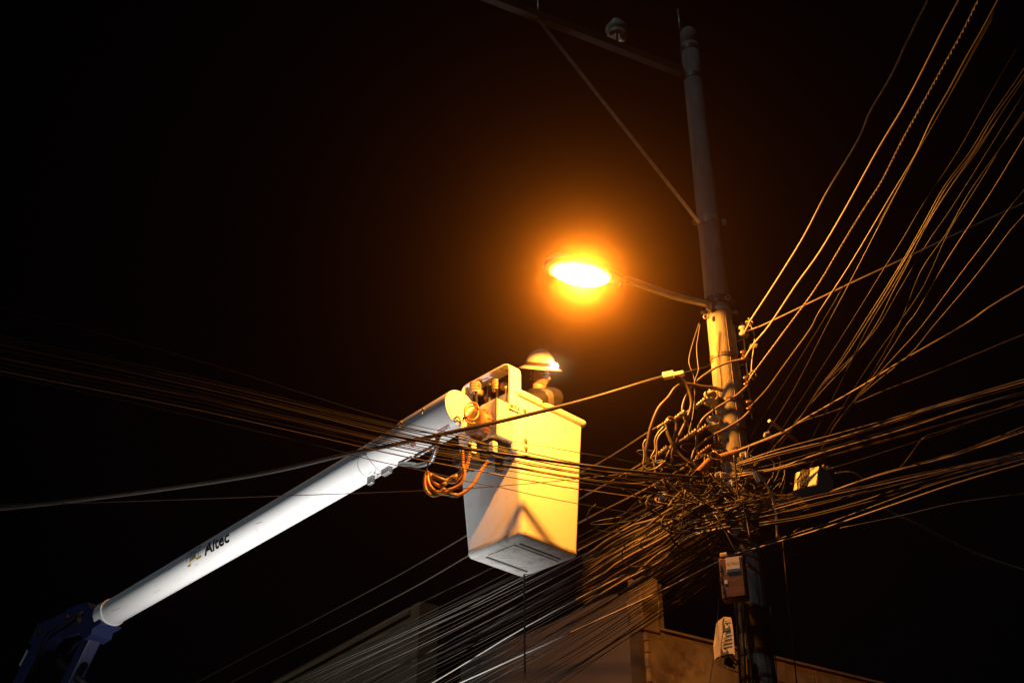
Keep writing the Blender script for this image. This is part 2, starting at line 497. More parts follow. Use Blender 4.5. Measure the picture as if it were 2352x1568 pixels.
m.build('insulator_pin', M['steel'], pole)
m = MB(); m.tube([at(1562, 68, 7.98), at(1557, 22, 7.98)], 0.010, 6); m.build('top_pin', M['steel'], pole)
# right-hand rack: channel, rod and spool insulators
c0, c1 = at(1684, 748, 7.98), at(1698, 916, 7.98)
m = MB(); cd = (c1 - c0).normalized()
m.box((c0 + c1) / 2, 0.04, 0.035, (c1 - c0).length, (V((1, 0, 0)), V((0, 1, 0)), V((0, 0, 1))), 0.004)
m.build('rack_channel', M['channel'], pole)
m = MB(); c2, c3 = at(1690, 918, 8.0), at(1702, 995, 8.0)
m.box((c2 + c3) / 2, 0.05, 0.03, (c3 - c2).length, None, 0.004); m.build('rack_channel', M['channel'], pole)
spools = [(1707, 763, 'porcelain'), (1710, 820, 'brownporc'), (1716, 879, 'brownporc'), (1722, 935, 'brownporc')]
m = MB(); m.tube([at(1704, 740, 7.95), at(1727, 962, 7.95)], 0.007, 6); m.build('rack_rod', M['steel'], pole)
def spool(x, y, Y, mt, sc=1.0):
    m = MB(); c = at(x, y, Y)
    pf = [(-0.045, 0.012), (-0.045, 0.030), (-0.038, 0.043), (-0.018, 0.043), (-0.012, 0.030), (0.0, 0.026), (0.012, 0.030), (0.018, 0.043), (0.038, 0.043), (0.045, 0.030), (0.045, 0.012)]
    m.lathe(c, (0.05, 0, 1), [(h * sc, r * sc) for h, r in pf], 18)
    return m.build('spool_insulator', M[mt], pole)
for x, y, mt in spools:
    spool(x, y, 7.95, mt)
    for dy in (-17, 17):
        m = MB()
        m.tube([at(1688 + (y - 763) * 0.08, y + dy + 5, 7.985), at(x + 4, y + dy - 3, 7.95)], 0.005, 5)
        m.build('rack_clevis', M['steel'], pole)
# left-hand rack
m = MB(); m.tube([at(1630, 890, 7.92), at(1648, 1070, 7.92)], 0.008, 6); m.build('rack_rod', M['steel'], pole)
for x, y, mt in ((1632, 915, 'porcelain'), (1638, 972, 'porcelain'), (1645, 1034, 'brownporc')):
    spool(x, y, 7.92, mt, 1.15)
    for dy in (-20, 20):
        m = MB()
        m.tube([at(1660, y + dy - 4, 7.95), at(x - 3, y + dy + 3, 7.92)], 0.006, 5)
        m.build('rack_clevis', M['rust'], pole)
# small bolts and eyes on the shaft
for x, y in ((1629, 707), (1672, 684), (1622, 727)):
    m = MB()
    c = at(x, y, 7.90)
    pts = [c + V((0.02 * math.cos(t), 0, 0.02 * math.sin(t))) for t in [i * math.pi / 5 for i in range(11)]]
    m.tube(pts, 0.006, 5)
    m.build('eye_bolt', M['steel'], pole)

# ------------------------------------------------------------------ street lamp
lamp = empty('street_lamp', 'lit orange sodium street lamp on an arm from the pole', 'street lamp', loc=(PX, PY_, at(1622, 697, 7.95).z))
base = at(1632, 700, 7.93)
LT = LAMP_DIR
LS = LT.cross(V((0, 0, 1))).normalized()
LU = LS.cross(LT).normalized()
neck = LAMP - LT * 0.42 + LU * 0.035
m = MB()
m.tube(smooth_path([base, base.lerp(neck, 0.5) + V((0, 0, -0.02)), neck, neck + LT * 0.16], 6), 0.028, 12)
m.build('arm', M['lamphouse'], lamp)
m = MB(); m.box(base + V((0.03, 0, 0)), 0.06, 0.05, 0.16, None, 0.01); m.build('arm_bracket', M['dark'], lamp)
m = MB()
# cobra-head housing: rings along its length
nn = 20
rings = []
L0 = [(-0.36, 0.035, 0.040), (-0.30, 0.050, 0.050), (-0.22, 0.085, 0.065), (-0.12, 0.128, 0.085), (0.0, 0.150, 0.10), (0.12, 0.150, 0.10), (0.22, 0.128, 0.085), (0.28, 0.090, 0.06), (0.31, 0.045, 0.03)]
for l, hw, hh in L0:
    rg = []
    for k in range(nn):
        a = 2 * math.pi * k / nn
        zz = math.sin(a)
        rg.append(m.bm.verts.new(LAMP + LT * l + LS * (hw * math.cos(a)) + LU * ((hh * zz if zz > 0 else 0.022 * zz) + 0.022)))
    rings.append(rg)
for i in range(len(rings) - 1):
    for k in range(nn):
        f = m.bm.faces.new((rings[i][k], rings[i][(k + 1) % nn], rings[i + 1][(k + 1) % nn], rings[i + 1][k])); f.smooth = True
m.bm.faces.new(rings[0]); m.bm.faces.new(rings[-1])
m.build('housing', M['lamphouse'], lamp)
def bowl(name, a, b_, dp, off, mt, dz):
    m = MB(); n = 28; rr = []
    for j in range(8):
        t = j / 8 * math.pi / 2
        rr.append([m.bm.verts.new(LAMP + LT * (off + a * math.cos(t) * math.cos(2 * math.pi * k / n)) + LS * (b_ * math.cos(t) * math.sin(2 * math.pi * k / n)) - LU * (dp * math.sin(t) + dz)) for k in range(n)])
    for j in range(7):
        for k in range(n):
            f = m.bm.faces.new((rr[j][k], rr[j][(k + 1) % n], rr[j + 1][(k + 1) % n], rr[j + 1][k])); f.smooth = True
    m.bm.faces.new(rr[-1])
    return m.build(name, M[mt], lamp)
bowl('lamp_glass', 0.225, 0.122, 0.060, 0.01, 'lens', 0.010)
m = MB()
pts = [LAMP + LT * (0.015 + 0.245 * math.cos(t)) + LS * (0.138 * math.sin(t)) + LU * 0.004 for t in [i * math.pi / 16 for i in range(33)]]
m.tube(pts, 0.010, 6, cap=False); m.build('bowl_rim', M['lensrim'], lamp)
m = MB(); m.box(LAMP - LT * 0.33 - LU * 0.015, 0.03, 0.03, 0.03, (LT, LS, LU), 0.006); m.build('latch', M['steel'], lamp)

# ------------------------------------------------------------------ aerial lift (boom, bucket, controls)
NC = V((0.081, 8.60, 5.238))         # near bottom corner of the bucket
EE = V((math.cos(R_(44.2)), math.sin(R_(44.2)), 0))
DD = V((-EE.y, EE.x, 0))
ZU = V((0, 0, 1))
def bk(e, d, z): return V((NC.x, NC.y, 0)) + EE * e + DD * d + ZU * z
lift = empty('bucket_lift', 'white boom lift with a sunlit looking yellow lit bucket', 'aerial lift', loc=(-6.3, 14.2, 0))
lift['label'] = 'white aerial lift boom ending in a bucket lit yellow by the lamp'
Z0, Z1 = 5.238, 6.46
def rrect(e0, e1, d0, d1, z, r, n=6):
    out = []
    for cx, cy, a0_ in ((e1 - r, d1 - r, 0), (e0 + r, d1 - r, 90), (e0 + r, d0 + r, 180), (e1 - r, d0 + r, 270)):
        for k in range(n + 1):
            a = R_(a0_ + 90 * k / n)
            out.append(bk(cx + r * math.cos(a), cy + r * math.sin(a), z))
    return out
BE0, BE1, BD0, BD1 = 0.0, 0.632, 0.0, 0.640
TE0, TE1, TD0, TD1 = -0.085, 0.722, -0.025, 0.735
def sect(t, inset=0.0, z=None, r=0.045):
    L = lambda a, b_: a + (b_ - a) * t
    return rrect(L(BE0, TE0) + inset, L(BE1, TE1) - inset, L(BD0, TD0) + inset, L(BD1, TD1) - inset, Z0 + (Z1 - Z0) * t if z is None else z, max(0.01, r - inset * 0.5))
def loft(m, secs, smooth=True, close=False):
    vs = [[m.bm.verts.new(p) for p in s] for s in secs]
    n = len(vs[0])
    for i in range(len(vs) - 1):
        for k in range(n):
            f = m.bm.faces.new((vs[i][k], vs[i][(k + 1) % n], vs[i + 1][(k + 1) % n], vs[i + 1][k])); f.smooth = smooth
    return vs
m = MB()
vs = loft(m, [sect(0.012), sect(0.25), sect(0.5), sect(0.75), sect(0.965), sect(0.99, 0.02), sect(0.95, 0.03), sect(0.5, 0.03), sect(0.05, 0.03)])
m.bm.faces.new(vs[-1])
bucket = m.build('bucket', M['white'], lift)
for p in bucket.data.polygons: p.use_smooth = True
bucket.data.set_sharp_from_angle(angle=R_(40))
# flared rim
m = MB()
prof = [(0.955, 0.0, 0.0), (0.955, -0.008, 0), (0.972, -0.030, 0), (0.985, -0.036, 0), (0.997, -0.030, 0), (1.0, -0.012, 0), (0.997, 0.012, 0), (0.985, 0.022, 0)]
vs = loft(m, [sect(t, ins) for t, ins, _ in prof])
m.build('bucket_rim', M['white'], bucket)
# foot and underside
m = MB()
vs = loft(m, [sect(0.010, -0.004), sect(-0.004, -0.004), sect(-0.020, 0.006), sect(-0.028, 0.030)])
m.bm.faces.new(vs[-1][::-1])
m.build('bucket_base', M['bottom'], bucket)
zb = Z0 - 0.028 * (Z1 - Z0)
m = MB()
for d_ in (0.115, 0.495):
    m.box(bk(0.312, d_, zb - 0.004), 0.46, 0.020, 0.010, (EE, DD, ZU), 0.003)
m.build('base_groove', M['seam'], bucket)
m = MB()
m.box(bk(0.312, 0.305, zb - 0.006), 0.50, 0.30, 0.012, (EE, DD, ZU), 0.004)
m.build('base_panel', M['bottom'], bucket)
# bolts on the right face near the corner
for z_, e_ in ((6.30, 0.0), (6.03, 0.015), (5.965, 0.018)):
    t = (z_ - Z0) / (Z1 - Z0)
    d_ = BD0 + (TD0 - BD0) * t
    m = MB(); c = bk(e_ - 0.005 - 0.01 * t + 0.02, d_, z_)
    m.lathe(c, -DD, [(-0.004, 0.022), (0.003, 0.022), (0.004, 0.014), (0.014, 0.013), (0.016, 0.006)], 10, smooth=False)
    m.build('bolt', M['brass'], bucket)
# corner bracket strip joining control box and bucket
m = MB()
m.box(bk(-0.078, 0.006, 6.16), 0.06, 0.03, 0.50, (EE, DD, ZU), 0.006)
m.build('corner_plate', M['guard'], lift)
# control box
CB = bk(-0.195, 0.085, 6.145)
m = MB(); m.box(CB, 0.20, 0.185, 0.33, (EE, DD, ZU), 0.008)
cbox = m.build('control_box', M['rusty'], lift)
m = MB(); m.box(CB + ZU * 0.0 - EE * 0.102 - DD * 0.094, 0.010, 0.010, 0.33, (EE, DD, ZU), 0.002)
m.build('box_edge', M['rust'], cbox)
for z_, e_ in ((6.285, -0.155), (6.29, -0.105)):
    m = MB(); m.lathe(bk(e_, -0.026, z_), -DD, [(-0.01, 0.012), (0.008, 0.012)], 8, smooth=False); m.build('bolt', M['brass'], cbox)
# guard: bent flat bar over the levers
g_e0, g_e1 = -0.165, -0.035
path = [(-0.025, 6.26), (-0.025, 6.62), (-0.018, 6.66), (0.0, 6.685), (0.04, 6.70), (0.50, 6.70), (0.545, 6.69), (0.57, 6.66), (0.58, 6.60), (0.58, 6.40)]
m = MB(); th = 0.012
inner = []
for i, (d_, z_) in enumerate(path):
    p0 = V(path[max(i - 1, 0)]); p1 = V(path[min(i + 1, len(path) - 1)])
    t = (p1 - p0).normalized(); nrm = V((t.y, -t.x))
    q = V((d_, z_)) + nrm * th
    inner.append((q.x, q.y))
ro = [[m.bm.verts.new(bk(e, d_, z_)) for e, (d_, z_) in ((g_e0, path[i]), (g_e1, path[i]), (g_e1, inner[i]), (g_e0, inner[i]))] for i in range(len(path))]
for i in range(len(path) - 1):
    for k in range(4):
        m.bm.faces.new((ro[i][k], ro[i][(k + 1) % 4], ro[i + 1][(k + 1) % 4], ro[i + 1][k]))
m.bm.faces.new(ro[0]); m.bm.faces.new(ro[-1][::-1])
guard = m.build('control_guard', M['guard'], lift)
for e_ in (-0.14, -0.07):
    m = MB(); m.lathe(bk(e_, -0.026, 6.285), -DD, [(-0.004, 0.015), (0.002, 0.015), (0.003, 0.010), (0.012, 0.010)], 8, smooth=False); m.build('bolt', M['brass'], guard)
# levers
def lever(p0, p1, mt, r=0.011, kn=None):
    m = MB(); m.tube([p0, p0.lerp(p1, 0.5), p1], r, 8, radii=[r * 0.8, r, r * 1.2]); o = m.build('lever', M[mt], lift)
    if kn:
        m = MB(); m.lathe(p1, (p1 - p0), [(-0.014, 0.008), (-0.008, 0.017), (0.004, 0.020), (0.014, 0.015), (0.019, 0.006)], 12); m.build('knob', M[kn], o)
    return o
H2 = bk(-0.12, 0.165, 6.555); H1 = bk(-0.15, 0.40, 6.62)
lever(bk(-0.12, 0.165, 6.25), H2 + ZU * 0.02, 'leverblack', 0.012)
lever(bk(-0.15, 0.38, 6.28), H1 + ZU * 0.02, 'leverblack', 0.012)
lever(bk(-0.13, 0.26, 6.25), bk(-0.13, 0.255, 6.60), 'leverblack', 0.016, 'leverblack')
lever(bk(-0.15, 0.03, 6.30), bk(-0.15, 0.03, 6.47), 'steel', 0.008, 'knob')
m = MB(); m.tube([bk(-0.16, 0.10, 6.3), bk(-0.16, 0.10, 6.39)], 0.006, 6); m.build('lever', M['steel'], lift)
# boom
T = bk(-0.45, 0.24, 6.245)           # tip centre
EB = atz(243, 1415, 5.90)            # where the white tube meets the blue knuckle
BX = (EB - T).normalized()
BS = BX.cross(ZU).normalized(); BU = BS.cross(BX).normalized()
if BS.y > 0: BS = -BS
def bp(l, ang, r):                   # point on the boom: distance from the tip, angle (0 = side facing the camera, 90 = up)
    return T + BX * l + BS * (r * math.cos(ang)) + BU * (r * math.sin(ang))
def brad(l): return 0.150 - 0.002 * l
LB = (EB - T).length
m = MB()
m.lathe(T, BX, [(0.28, brad(0.3)), (1.5, brad(1.5)), (3, brad(3)), (LB * 0.8, brad(LB * 0.8)), (LB - 0.16, brad(LB)), (LB - 0.158, brad(LB) + 0.012), (LB, brad(LB) + 0.012), (LB + 0.02, brad(LB) - 0.01)], 40)
boom = m.build('boom', M['boom'], lift)
boom.data.set_sharp_from_angle(angle=R_(40))
m = MB()
m.lathe(T, BX, [(0.0, 0.158), (0.006, 0.168), (0.02, 0.171), (0.62, 0.168), (0.63, 0.152)], 40)
sleeve = m.build('boom_collar', M['boom'], boom)
sleeve.data.set_sharp_from_angle(angle=R_(40))
m = MB(); m.lathe(T, -BX, [(-0.004, 0.160), (0.004, 0.158), (0.009, 0.140), (0.010, 0.02)], 40); m.build('boom_cap', M['white'], boom)
for l in (0.28, 0.56):
    m = MB()
    c = bp(l, R_(22), 0.166); nrm = (bp(l, R_(22), 1) - bp(l, R_(22), 0)).normalized()
    m.lathe(c, nrm, [(0, 0.016), (0.006, 0.016), (0.007, 0.010), (0.020, 0.010)], 8, smooth=False); m.build('bolt', M['brass'], boom)
    m = MB(); m.lathe(bp(l, R_(8), 0.167), (bp(l, R_(8), 1) - bp(l, R_(8), 0)).normalized(), [(0, 0.012), (0.012, 0.010)], 8, smooth=False); m.build('bolt', M['brass'], boom)
m = MB(); m.tube([bp(0.02 + i * 0.06, R_(15), 0.1695) for i in range(11)], 0.003, 4); m.build('collar_seam', M['seam'], boom)
for l, a_ in ((0.004, 0.5), (0.004, 0.62)):
    m = MB(); m.lathe(T - BX * 0.012 - BS * 0.04 + BU * (0.02 - 0.025 * (a_ > 0.55)), -BX, [(0, 0.009), (0.008, 0.008)], 8, smooth=False); m.build('bolt', M['brass'], boom)
# boom lettering, wrapped on the tube
def on_boom(vs, l_at, ang_at, r):
    out = []
    for v in vs:
        out.append(bp(l_at - v.x, ang_at + v.y / r, r))
    return out
def boom_print(name, vs, fs, l_at, ang, mt, lift_=0.003):
    m = MB()
    r = brad(l_at) + lift_
    m.faces(vs, fs)
    bmesh.ops.triangulate(m.bm, faces=m.bm.faces[:])
    for _ in range(2):
        bmesh.ops.subdivide_edges(m.bm, edges=[e for e in m.bm.edges if e.calc_length() > 0.02], cuts=2, use_grid_fill=True)
        bmesh.ops.triangulate(m.bm, faces=m.bm.faces[:])
    for v in m.bm.verts:
        v.co = on_boom([v.co.copy()], l_at, ang, r)[0]
    return m.build(name, M[mt], boom, normals=False)
LTX = None
def boom_px(l):
    p = T + BX * l - CAM
    return 1176 + FPX * p.x / p.dot(FWD)
ls = [i * 0.01 for i in range(700)]
l_text = min(ls, key=lambda l: abs(boom_px(l) - 497))
l_end = min(ls, key=lambda l: abs(boom_px(l) - 556))
TH = 0.150
vs, fs = text_mesh('Altec', TH, 0.22, TH * 0.022)
wd = max(v.x for v in vs) - min(v.x for v in vs)
x0 = min(v.x for v in vs); sc = (l_text - l_end) / wd
vs = [V((( v.x - x0) * sc, v.y, 0)) for v in vs]
boom_print('logo_lettering', vs, fs, l_text, R_(-32), 'ink')
def strip(pts, wdt):
    """closed thin polyline strip in 2-D as quads"""
    V2 = []; F2 = []
    for a_, b_ in zip(pts[:-1], pts[1:]):
        a_ = V((a_[0], a_[1], 0)); b_ = V((b_[0], b_[1], 0))
        nseg = 3
        d = (b_ - a_).normalized(); nn_ = V((-d.y, d.x, 0)) * wdt / 2
        for k in range(nseg):
            p = a_.lerp(b_, k / nseg); q = a_.lerp(b_, (k + 1) / nseg)
            i = len(V2); V2 += [p - nn_, q - nn_, q + nn_, p + nn_]; F2.append([i, i + 1, i + 2, i + 3])
    return V2, F2
lg = l_text + 0.30
hgt = 0.135
shr = lambda x, y: (x + 0.22 * y, y)
for pts, mt, wdt in (
    ([shr(0.0, 0.03), shr(0.0, hgt), shr(0.20, hgt), shr(0.20, 0.03)], 'greyink', 0.013),
    ([shr(0.05, 0.045), shr(0.05, 0.10), shr(0.15, 0.10), shr(0.15, 0.045), shr(0.05, 0.062)], 'greyink', 0.013),
    ([shr(0.0, -0.01), shr(0.05, -0.01), shr(0.05, 0.03), shr(0.16, 0.03)], 'goldink', 0.014),
    ([shr(0.16, 0.012), shr(0.25, 0.012)], 'goldink', 0.016),
):
    v2, f2 = strip(pts, wdt)
    boom_print('logo_emblem', v2, f2, lg, R_(-32), mt)
# small warning stickers near the tip
for l, a_, hh, mt in ((0.10, -62, 0.012, 'redink'), (0.14, -68, 0.012, 'redink'), (0.42, -60, 0.03, 'redink')):
    v2, f2 = strip([(0, 0), (0.14 if hh < 0.02 else 0.05, 0)], hh)
    m = MB(); m.faces([bp(l - v.x + 0.1, R_(a_) + v.y / 0.17, 0.172) for v in v2], f2); m.build('warning_sticker', M[mt], boom, normals=False)
vs, fs = text_mesh('45', 0.05, 0, 0)
m = MB(); m.faces([bp(0.10 - v.x + 0.02, R_(-72) + v.y / 0.17, 0.172) for v in vs], fs); m.build('warning_lettering', M['ink'], boom, normals=False)
# round scuffed patch on the boom belly
m = MB()
ring = []
for k in range(40):
    t = 2 * math.pi * k / 40
    ring.append((0.085 * math.cos(t) + 0.0, 0.15 * math.sin(t)))
lp = min(ls, key=lambda l: abs(boom_px(l) - 862))
m.tube([bp(lp - x, R_(-60) + y / 0.15, brad(lp) + 0.001) for x, y in ring + ring[:1]], 0.0022, 4)
for k in range(26):
    x = rnd.uniform(-0.05, 0.05); y = rnd.uniform(-0.13, -0.02)
    m.tube([bp(lp - x, R_(-60) + y / 0.15, brad(lp) + 0.0008), bp(lp - x - rnd.uniform(.01, .04), R_(-60) + (y + rnd.uniform(-.012, .012)) / 0.15, brad(lp) + 0.0008)], 0.0016, 4)
m.build('access_patch', M['greyc'], boom)
m = MB()
for k in range(16):
    l_ = rnd.uniform(0.8, LB - 0.3); a_ = R_(rnd.uniform(-110, 20)); d_ = rnd.uniform(0.03, 0.22); w_ = rnd.uniform(-0.15, 0.15)
    r_ = brad(l_) + 0.0006
    m.tube([bp(l_, a_, r_), bp(l_ + d_ / 2, a_ + w_ / 2, r_), bp(l_ + d_, a_ + w_, r_)], rnd.uniform(0.0005, 0.0010), 4)
m.build('scratches', M['greyc'], boom, kind='stuff')
# hinge knuckle between boom and bucket, and the machinery below
m = MB()
kc = bk(-0.30, 0.16, 6.12)
m.lathe(kc, EE, [(-0.10, 0.085), (-0.09, 0.115), (-0.02, 0.125), (0.03, 0.125), (0.05, 0.10), (0.12, 0.09)], 24)
kn = m.build('rotator_drum', M['rust'], lift)
m = MB()
for k in range(14):
    a = 2 * math.pi * k / 14
    m.tube([kc - EE * 0.05 + DD * (0.126 * math.cos(a)) + ZU * (0.126 * math.sin(a)), kc + EE * 0.03 + DD * (0.127 * math.cos(a)) + ZU * (0.127 * math.sin(a))], 0.004, 4)
m.build('drum_ribs', M['rust'], kn)
m = MB()
m.box(bk(-0.19, 0.22, 5.93), 0.20, 0.34, 0.10, (EE, DD, ZU), 0.01)
m.box(bk(-0.30, 0.30, 5.86), 0.16, 0.22, 0.10, (EE, DD, ZU), 0.01)
m.build('valve_block', M['dark'], lift)
for k in range(4):
    m = MB(); m.lathe(bk(-0.26, 0.13 + 0.04 * k, 6.0), ZU, [(-0.06, 0.012), (0.02, 0.012), (0.025, 0.016), (0.04, 0.016)], 8, smooth=False); m.build('hose_fitting', M['steel'], lift)
for e_, d_, z_ in ((-0.36, 0.20, 5.90), (-0.30, 0.02, 5.87)):
    m = MB(); m.box(bk(e_, d_, z_), 0.05, 0.05, 0.09, (EE, DD, ZU), 0.006); m.build('hose_bracket', M['rusty'], lift)
m = MB(); m.box(bp(0.95, R_(-95), 0.17), 0.10, 0.05, 0.06, (BX, BS, BU), 0.01); m.box(bp(1.15, R_(-92), 0.175), 0.07, 0.04, 0.08, (BX, BS, BU), 0.012); m.build('hose_clamp', M['steel'], lift)
m = MB(); m.tube(smooth_path([bp(0.80, R_(-100), 0.16), bp(0.66, R_(-100), 0.22), bp(0.55, R_(-95), 0.28), bp(0.40, R_(-95), 0.30), bp(0.25, R_(-80), 0.26)], 5), 0.020, 8)
m.build('linkage', M['steel'], lift)
m = MB(); m.tube([bk(-0.12, 0.10, 5.98), bk(-0.10, 0.32, 5.90), bk(-0.14, 0.45, 5.88)], 0.022, 8); m.build('levelling_rod', M['dark'], lift)
m = MB(); m.lathe(bk(-0.10, 0.16, 5.92), ZU, [(-0.14, 0.035), (0.06, 0.035)], 14); m.build('levelling_cylinder', M['dark'], lift)
# hydraulic hoses: hang in a loop below the knuckle
def hose(px, Y0, Y1, r=0.014, mt='hose'):
    n = len(px)
    pts = [at(x, y, Y0 + (Y1 - Y0) * i / (n - 1)) for i, (x, y) in enumerate(px)]
    m = MB(); m.tube(smooth_path(pts, 6), r, 9)
    return m.build('hydraulic_hose', M[mt], lift)
def hz(pairs): return [(918.8 + x * 0.14645, 947.5 + y * 0.14645) for x, y in pairs]
hose(hz([(1085, 470), (1090, 600), (1060, 780), (960, 920), (820, 1010), (720, 1060), (600, 1040), (470, 960), (420, 930)]), 8.25, 8.30)
hose(hz([(1060, 560), (1075, 740), (1020, 900), (930, 1020), (860, 1085), (760, 1080), (620, 1030), (500, 985)]), 8.27, 8.33)
hose(hz([(975, 560), (985, 700), (985, 830), (1010, 960), (960, 1110), (830, 1190), (690, 1250), (560, 1260), (470, 1190), (430, 1080), (420, 960)]), 8.22, 8.28, 0.013)
hose(hz([(1380, 760), (1290, 880), (1210, 1010), (1130, 1140), (1000, 1250), (880, 1300), (760, 1280), (640, 1270), (520, 1300), (420, 1230), (385, 1110), (400, 970), (440, 940)]), 8.30, 8.24, 0.013)
hose(hz([(720, 1100), (640, 1150), (570, 1120), (510, 1060), (490, 1000), (470, 950)]), 8.26, 8.28, 0.012)
hose(hz([(705, 1195), (620, 1245), (540, 1220), (470, 1140), (440, 1050), (430, 960)]), 8.23, 8.27, 0.012)
hose(hz([(480, 700), (440, 800), (420, 900), (440, 960)]), 8.3, 8.28, 0.006, 'black')
for p0, p1 in (((500, 985), (740, 1080)), ((700, 1225), (830, 1200)), ((640, 1140), (725, 1100)), ((800, 1045), (900, 980)), ((640, 1230), (710, 1195)), ((770, 1280), (900, 1296))):
    q = hz([p0, p1]); m = MB(); m.tube([at(*q[0], 8.262), at((q[0][0] + q[1][0]) / 2, (q[0][1] + q[1][1]) / 2 + 0.6, 8.262), at(*q[1], 8.262)], 0.018, 9); m.build('hose_guard', M['sleeve'], lift)
# thin hose coil beside the boom cap
m = MB()
cc = at(1083, 940, 8.30)
m.tube([cc + V((0.055 * math.cos(t), 0.05 * math.sin(t) * 0.5, 0.085 * math.sin(t) - 0.005 * t)) for t in [i * 0.35 for i in range(34)]], 0.008, 7)
m.build('hose_coil', M['hose'], lift)
m = MB(); m.tube(smooth_path([at(1063, 968, 8.25), at(1066, 958, 8.2), at(1078, 952, 8.22), at(1087, 938, 8.26)], 5), 0.007, 6); m.build('hose_coil', M['sleeve'], lift)
# winch line hanging under the bucket
m = MB(); p = at(1204, 1318, 9.45); p2 = at(1212, 1568, 9.45)
m.tube([V((p.x, 9.40, p.z)), V((p.x, 9.40, 4.0)), V((p.x + 0.03, 9.40, 0.05))], 0.009, 6); m.build('hanging_line', M['black'], lift)
# blue knuckle and lower boom
def on_lift(x, y):                   # point of the boom's own upright plane
    r = ray(x, y)
    return CAM + r * ((EB - CAM).dot(BS) / r.dot(BS))
kside = BS
pl = [on_lift(*p) for p in ((222, 1388), (178, 1402), (176, 1408), (108, 1440), (88, 1482), (136, 1498), (158, 1470), (206, 1458), (214, 1474), (232, 1462), (236, 1448), (256, 1436))]
m = MB(); m.prism([p - kside * 0.12 for p in pl], kside * 0.24)
knuck = m.build('blue_knuckle', M['blue'], lift)
m = MB()
J = on_lift(124, 1462); JG = J + (on_lift(52, 1600) - J) * 4.2
jd = (JG - J).normalized(); js = BS; ju = js.cross(jd).normalized()
m.box((J + JG) / 2, (JG - J).length, 0.27, 0.27, (jd, js, ju), 0.015)
lower = m.build('lower_boom', M['blue'], lift)
m = MB(); q0 = on_lift(88, 1500); q1 = on_lift(74, 1533); m.box((q0 + q1) / 2 + js * 0.139, (q1 - q0).length * 1.15, 0.006, 0.05, (jd, js, ju)); m.build('reflector', M['reflect'], lower)
m = MB(); q0 = on_lift(214, 1462); q1 = q0 + (on_lift(168, 1556) - q0) * 3.5; ld = (q1 - q0).normalized(); m.box((q0 + q1) / 2, (q1 - q0).length, 0.14, 0.17, (ld, js, js.cross(ld).normalized()), 0.01); m.build('link_arm', M['blue'], lift)
m = MB(); m.tube([on_lift(135, 1520), on_lift(215, 1590)], 0.045, 10); m.build('lift_cylinder', M['dark'], lift)
for px_, py_, r_ in ((116, 1456, 0.055), (206, 1428, 0.045), (150, 1446, 0.025), (180, 1420, 0.018)):
    m = MB(); m.lathe(on_lift(px_, py_) + js * 0.118, js, [(0, r_), (0.02, r_), (0.024, r_ * 0.6), (0.034, r_ * 0.6)], 14, smooth=False); m.build('pin', M['dark'], knuck)
m = MB(); m.tube(smooth_path([on_lift(216, 1412) + js * 0.14, on_lift(180, 1436) + js * 0.16, on_lift(140, 1462) + js * 0.16, on_lift(120, 1500) + js * 0.15, on_lift(100, 1560) + js * 0.15], 5), 0.014, 7); m.build('hydraulic_hose', M['black'], lift)
m = MB(); m.tube([on_lift(168, 1403), on_lift(180, 1404)], 0.03, 8); m.build('marker_light', M['redink'], lift)
m = MB(); m.box(V((JG.x, JG.y, 0.7)), 0.9, 0.9, 1.4, None, 0.05); m.build('turret', M['blue'], lift)

# ------------------------------------------------------------------ worker
worker = empty('person', 'worker in a white hard hat with headlamp standing in the bucket', 'person', loc=bk(0.33, 0.33, Z0 + 0.06))
def skin_mesh(joints, edges, sub=2):
    """joints: list of (pos, radius)"""
    me = bpy.data.meshes.new('figure')
    me.from_pydata([tuple(j[0]) for j in joints], edges, [])
    o = bpy.data.objects.new('figure', me); COL.objects.link(o)
    md = o.modifiers.new('s', 'SKIN'); md.use_smooth_shade = True
    sv = me.skin_vertices[0].data
    for i, j in enumerate(joints):
        r = j[1]
        sv[i].radius = (r, r) if not isinstance(r, tuple) else r
    sv[0].use_root = True
    ss = o.modifiers.new('u', 'SUBSURF'); ss.levels = sub; ss.render_levels = sub
    dg = bpy.context.evaluated_depsgraph_get()
    e_ = bpy.data.meshes.new_from_object(o.evaluated_get(dg))
    vs = [v.co.copy() for v in e_.vertices]; fs = [list(p.vertices) for p in e_.polygons]
    bpy.data.objects.remove(o); bpy.data.meshes.remove(me); bpy.data.meshes.remove(e_)
    return vs, fs
FZ = Z0 + 0.06
HC = at(1239, 862, 8.87)                                # head centre
hip = bk(0.37, 0.36, FZ + 0.98)
hipL, hipR = hip - DD * 0.10, hip + DD * 0.10
chest = bk(0.34, 0.33, FZ + 1.30)
neckp = V((HC.x - 0.015, HC.y + 0.06, HC.z - 0.165))
chest = V((neckp.x * 0.8 + hip.x * 0.2, neckp.y * 0.8 + hip.y * 0.2, neckp.z - 0.13))
shL = chest - DD * 0.20 + ZU * 0.055
shR = chest + DD * 0.20 + ZU * 0.055
wrL = H2 + EE * 0.10 + ZU * (-0.02) - DD * 0.02
wrR = H1 + EE * 0.10 + ZU * (-0.02)
elL = (shL + wrL) / 2 - ZU * 0.10 + V((0.02, -0.04, 0))
elR = (shR + wrR) / 2 - ZU * 0.12
ankL, ankR = V((hipL.x, hipL.y, FZ + 0.09)), V((hipR.x, hipR.y, FZ + 0.09))
kneL, kneR = (hipL + ankL) / 2 - EE * 0.03, (hipR + ankR) / 2 - EE * 0.03
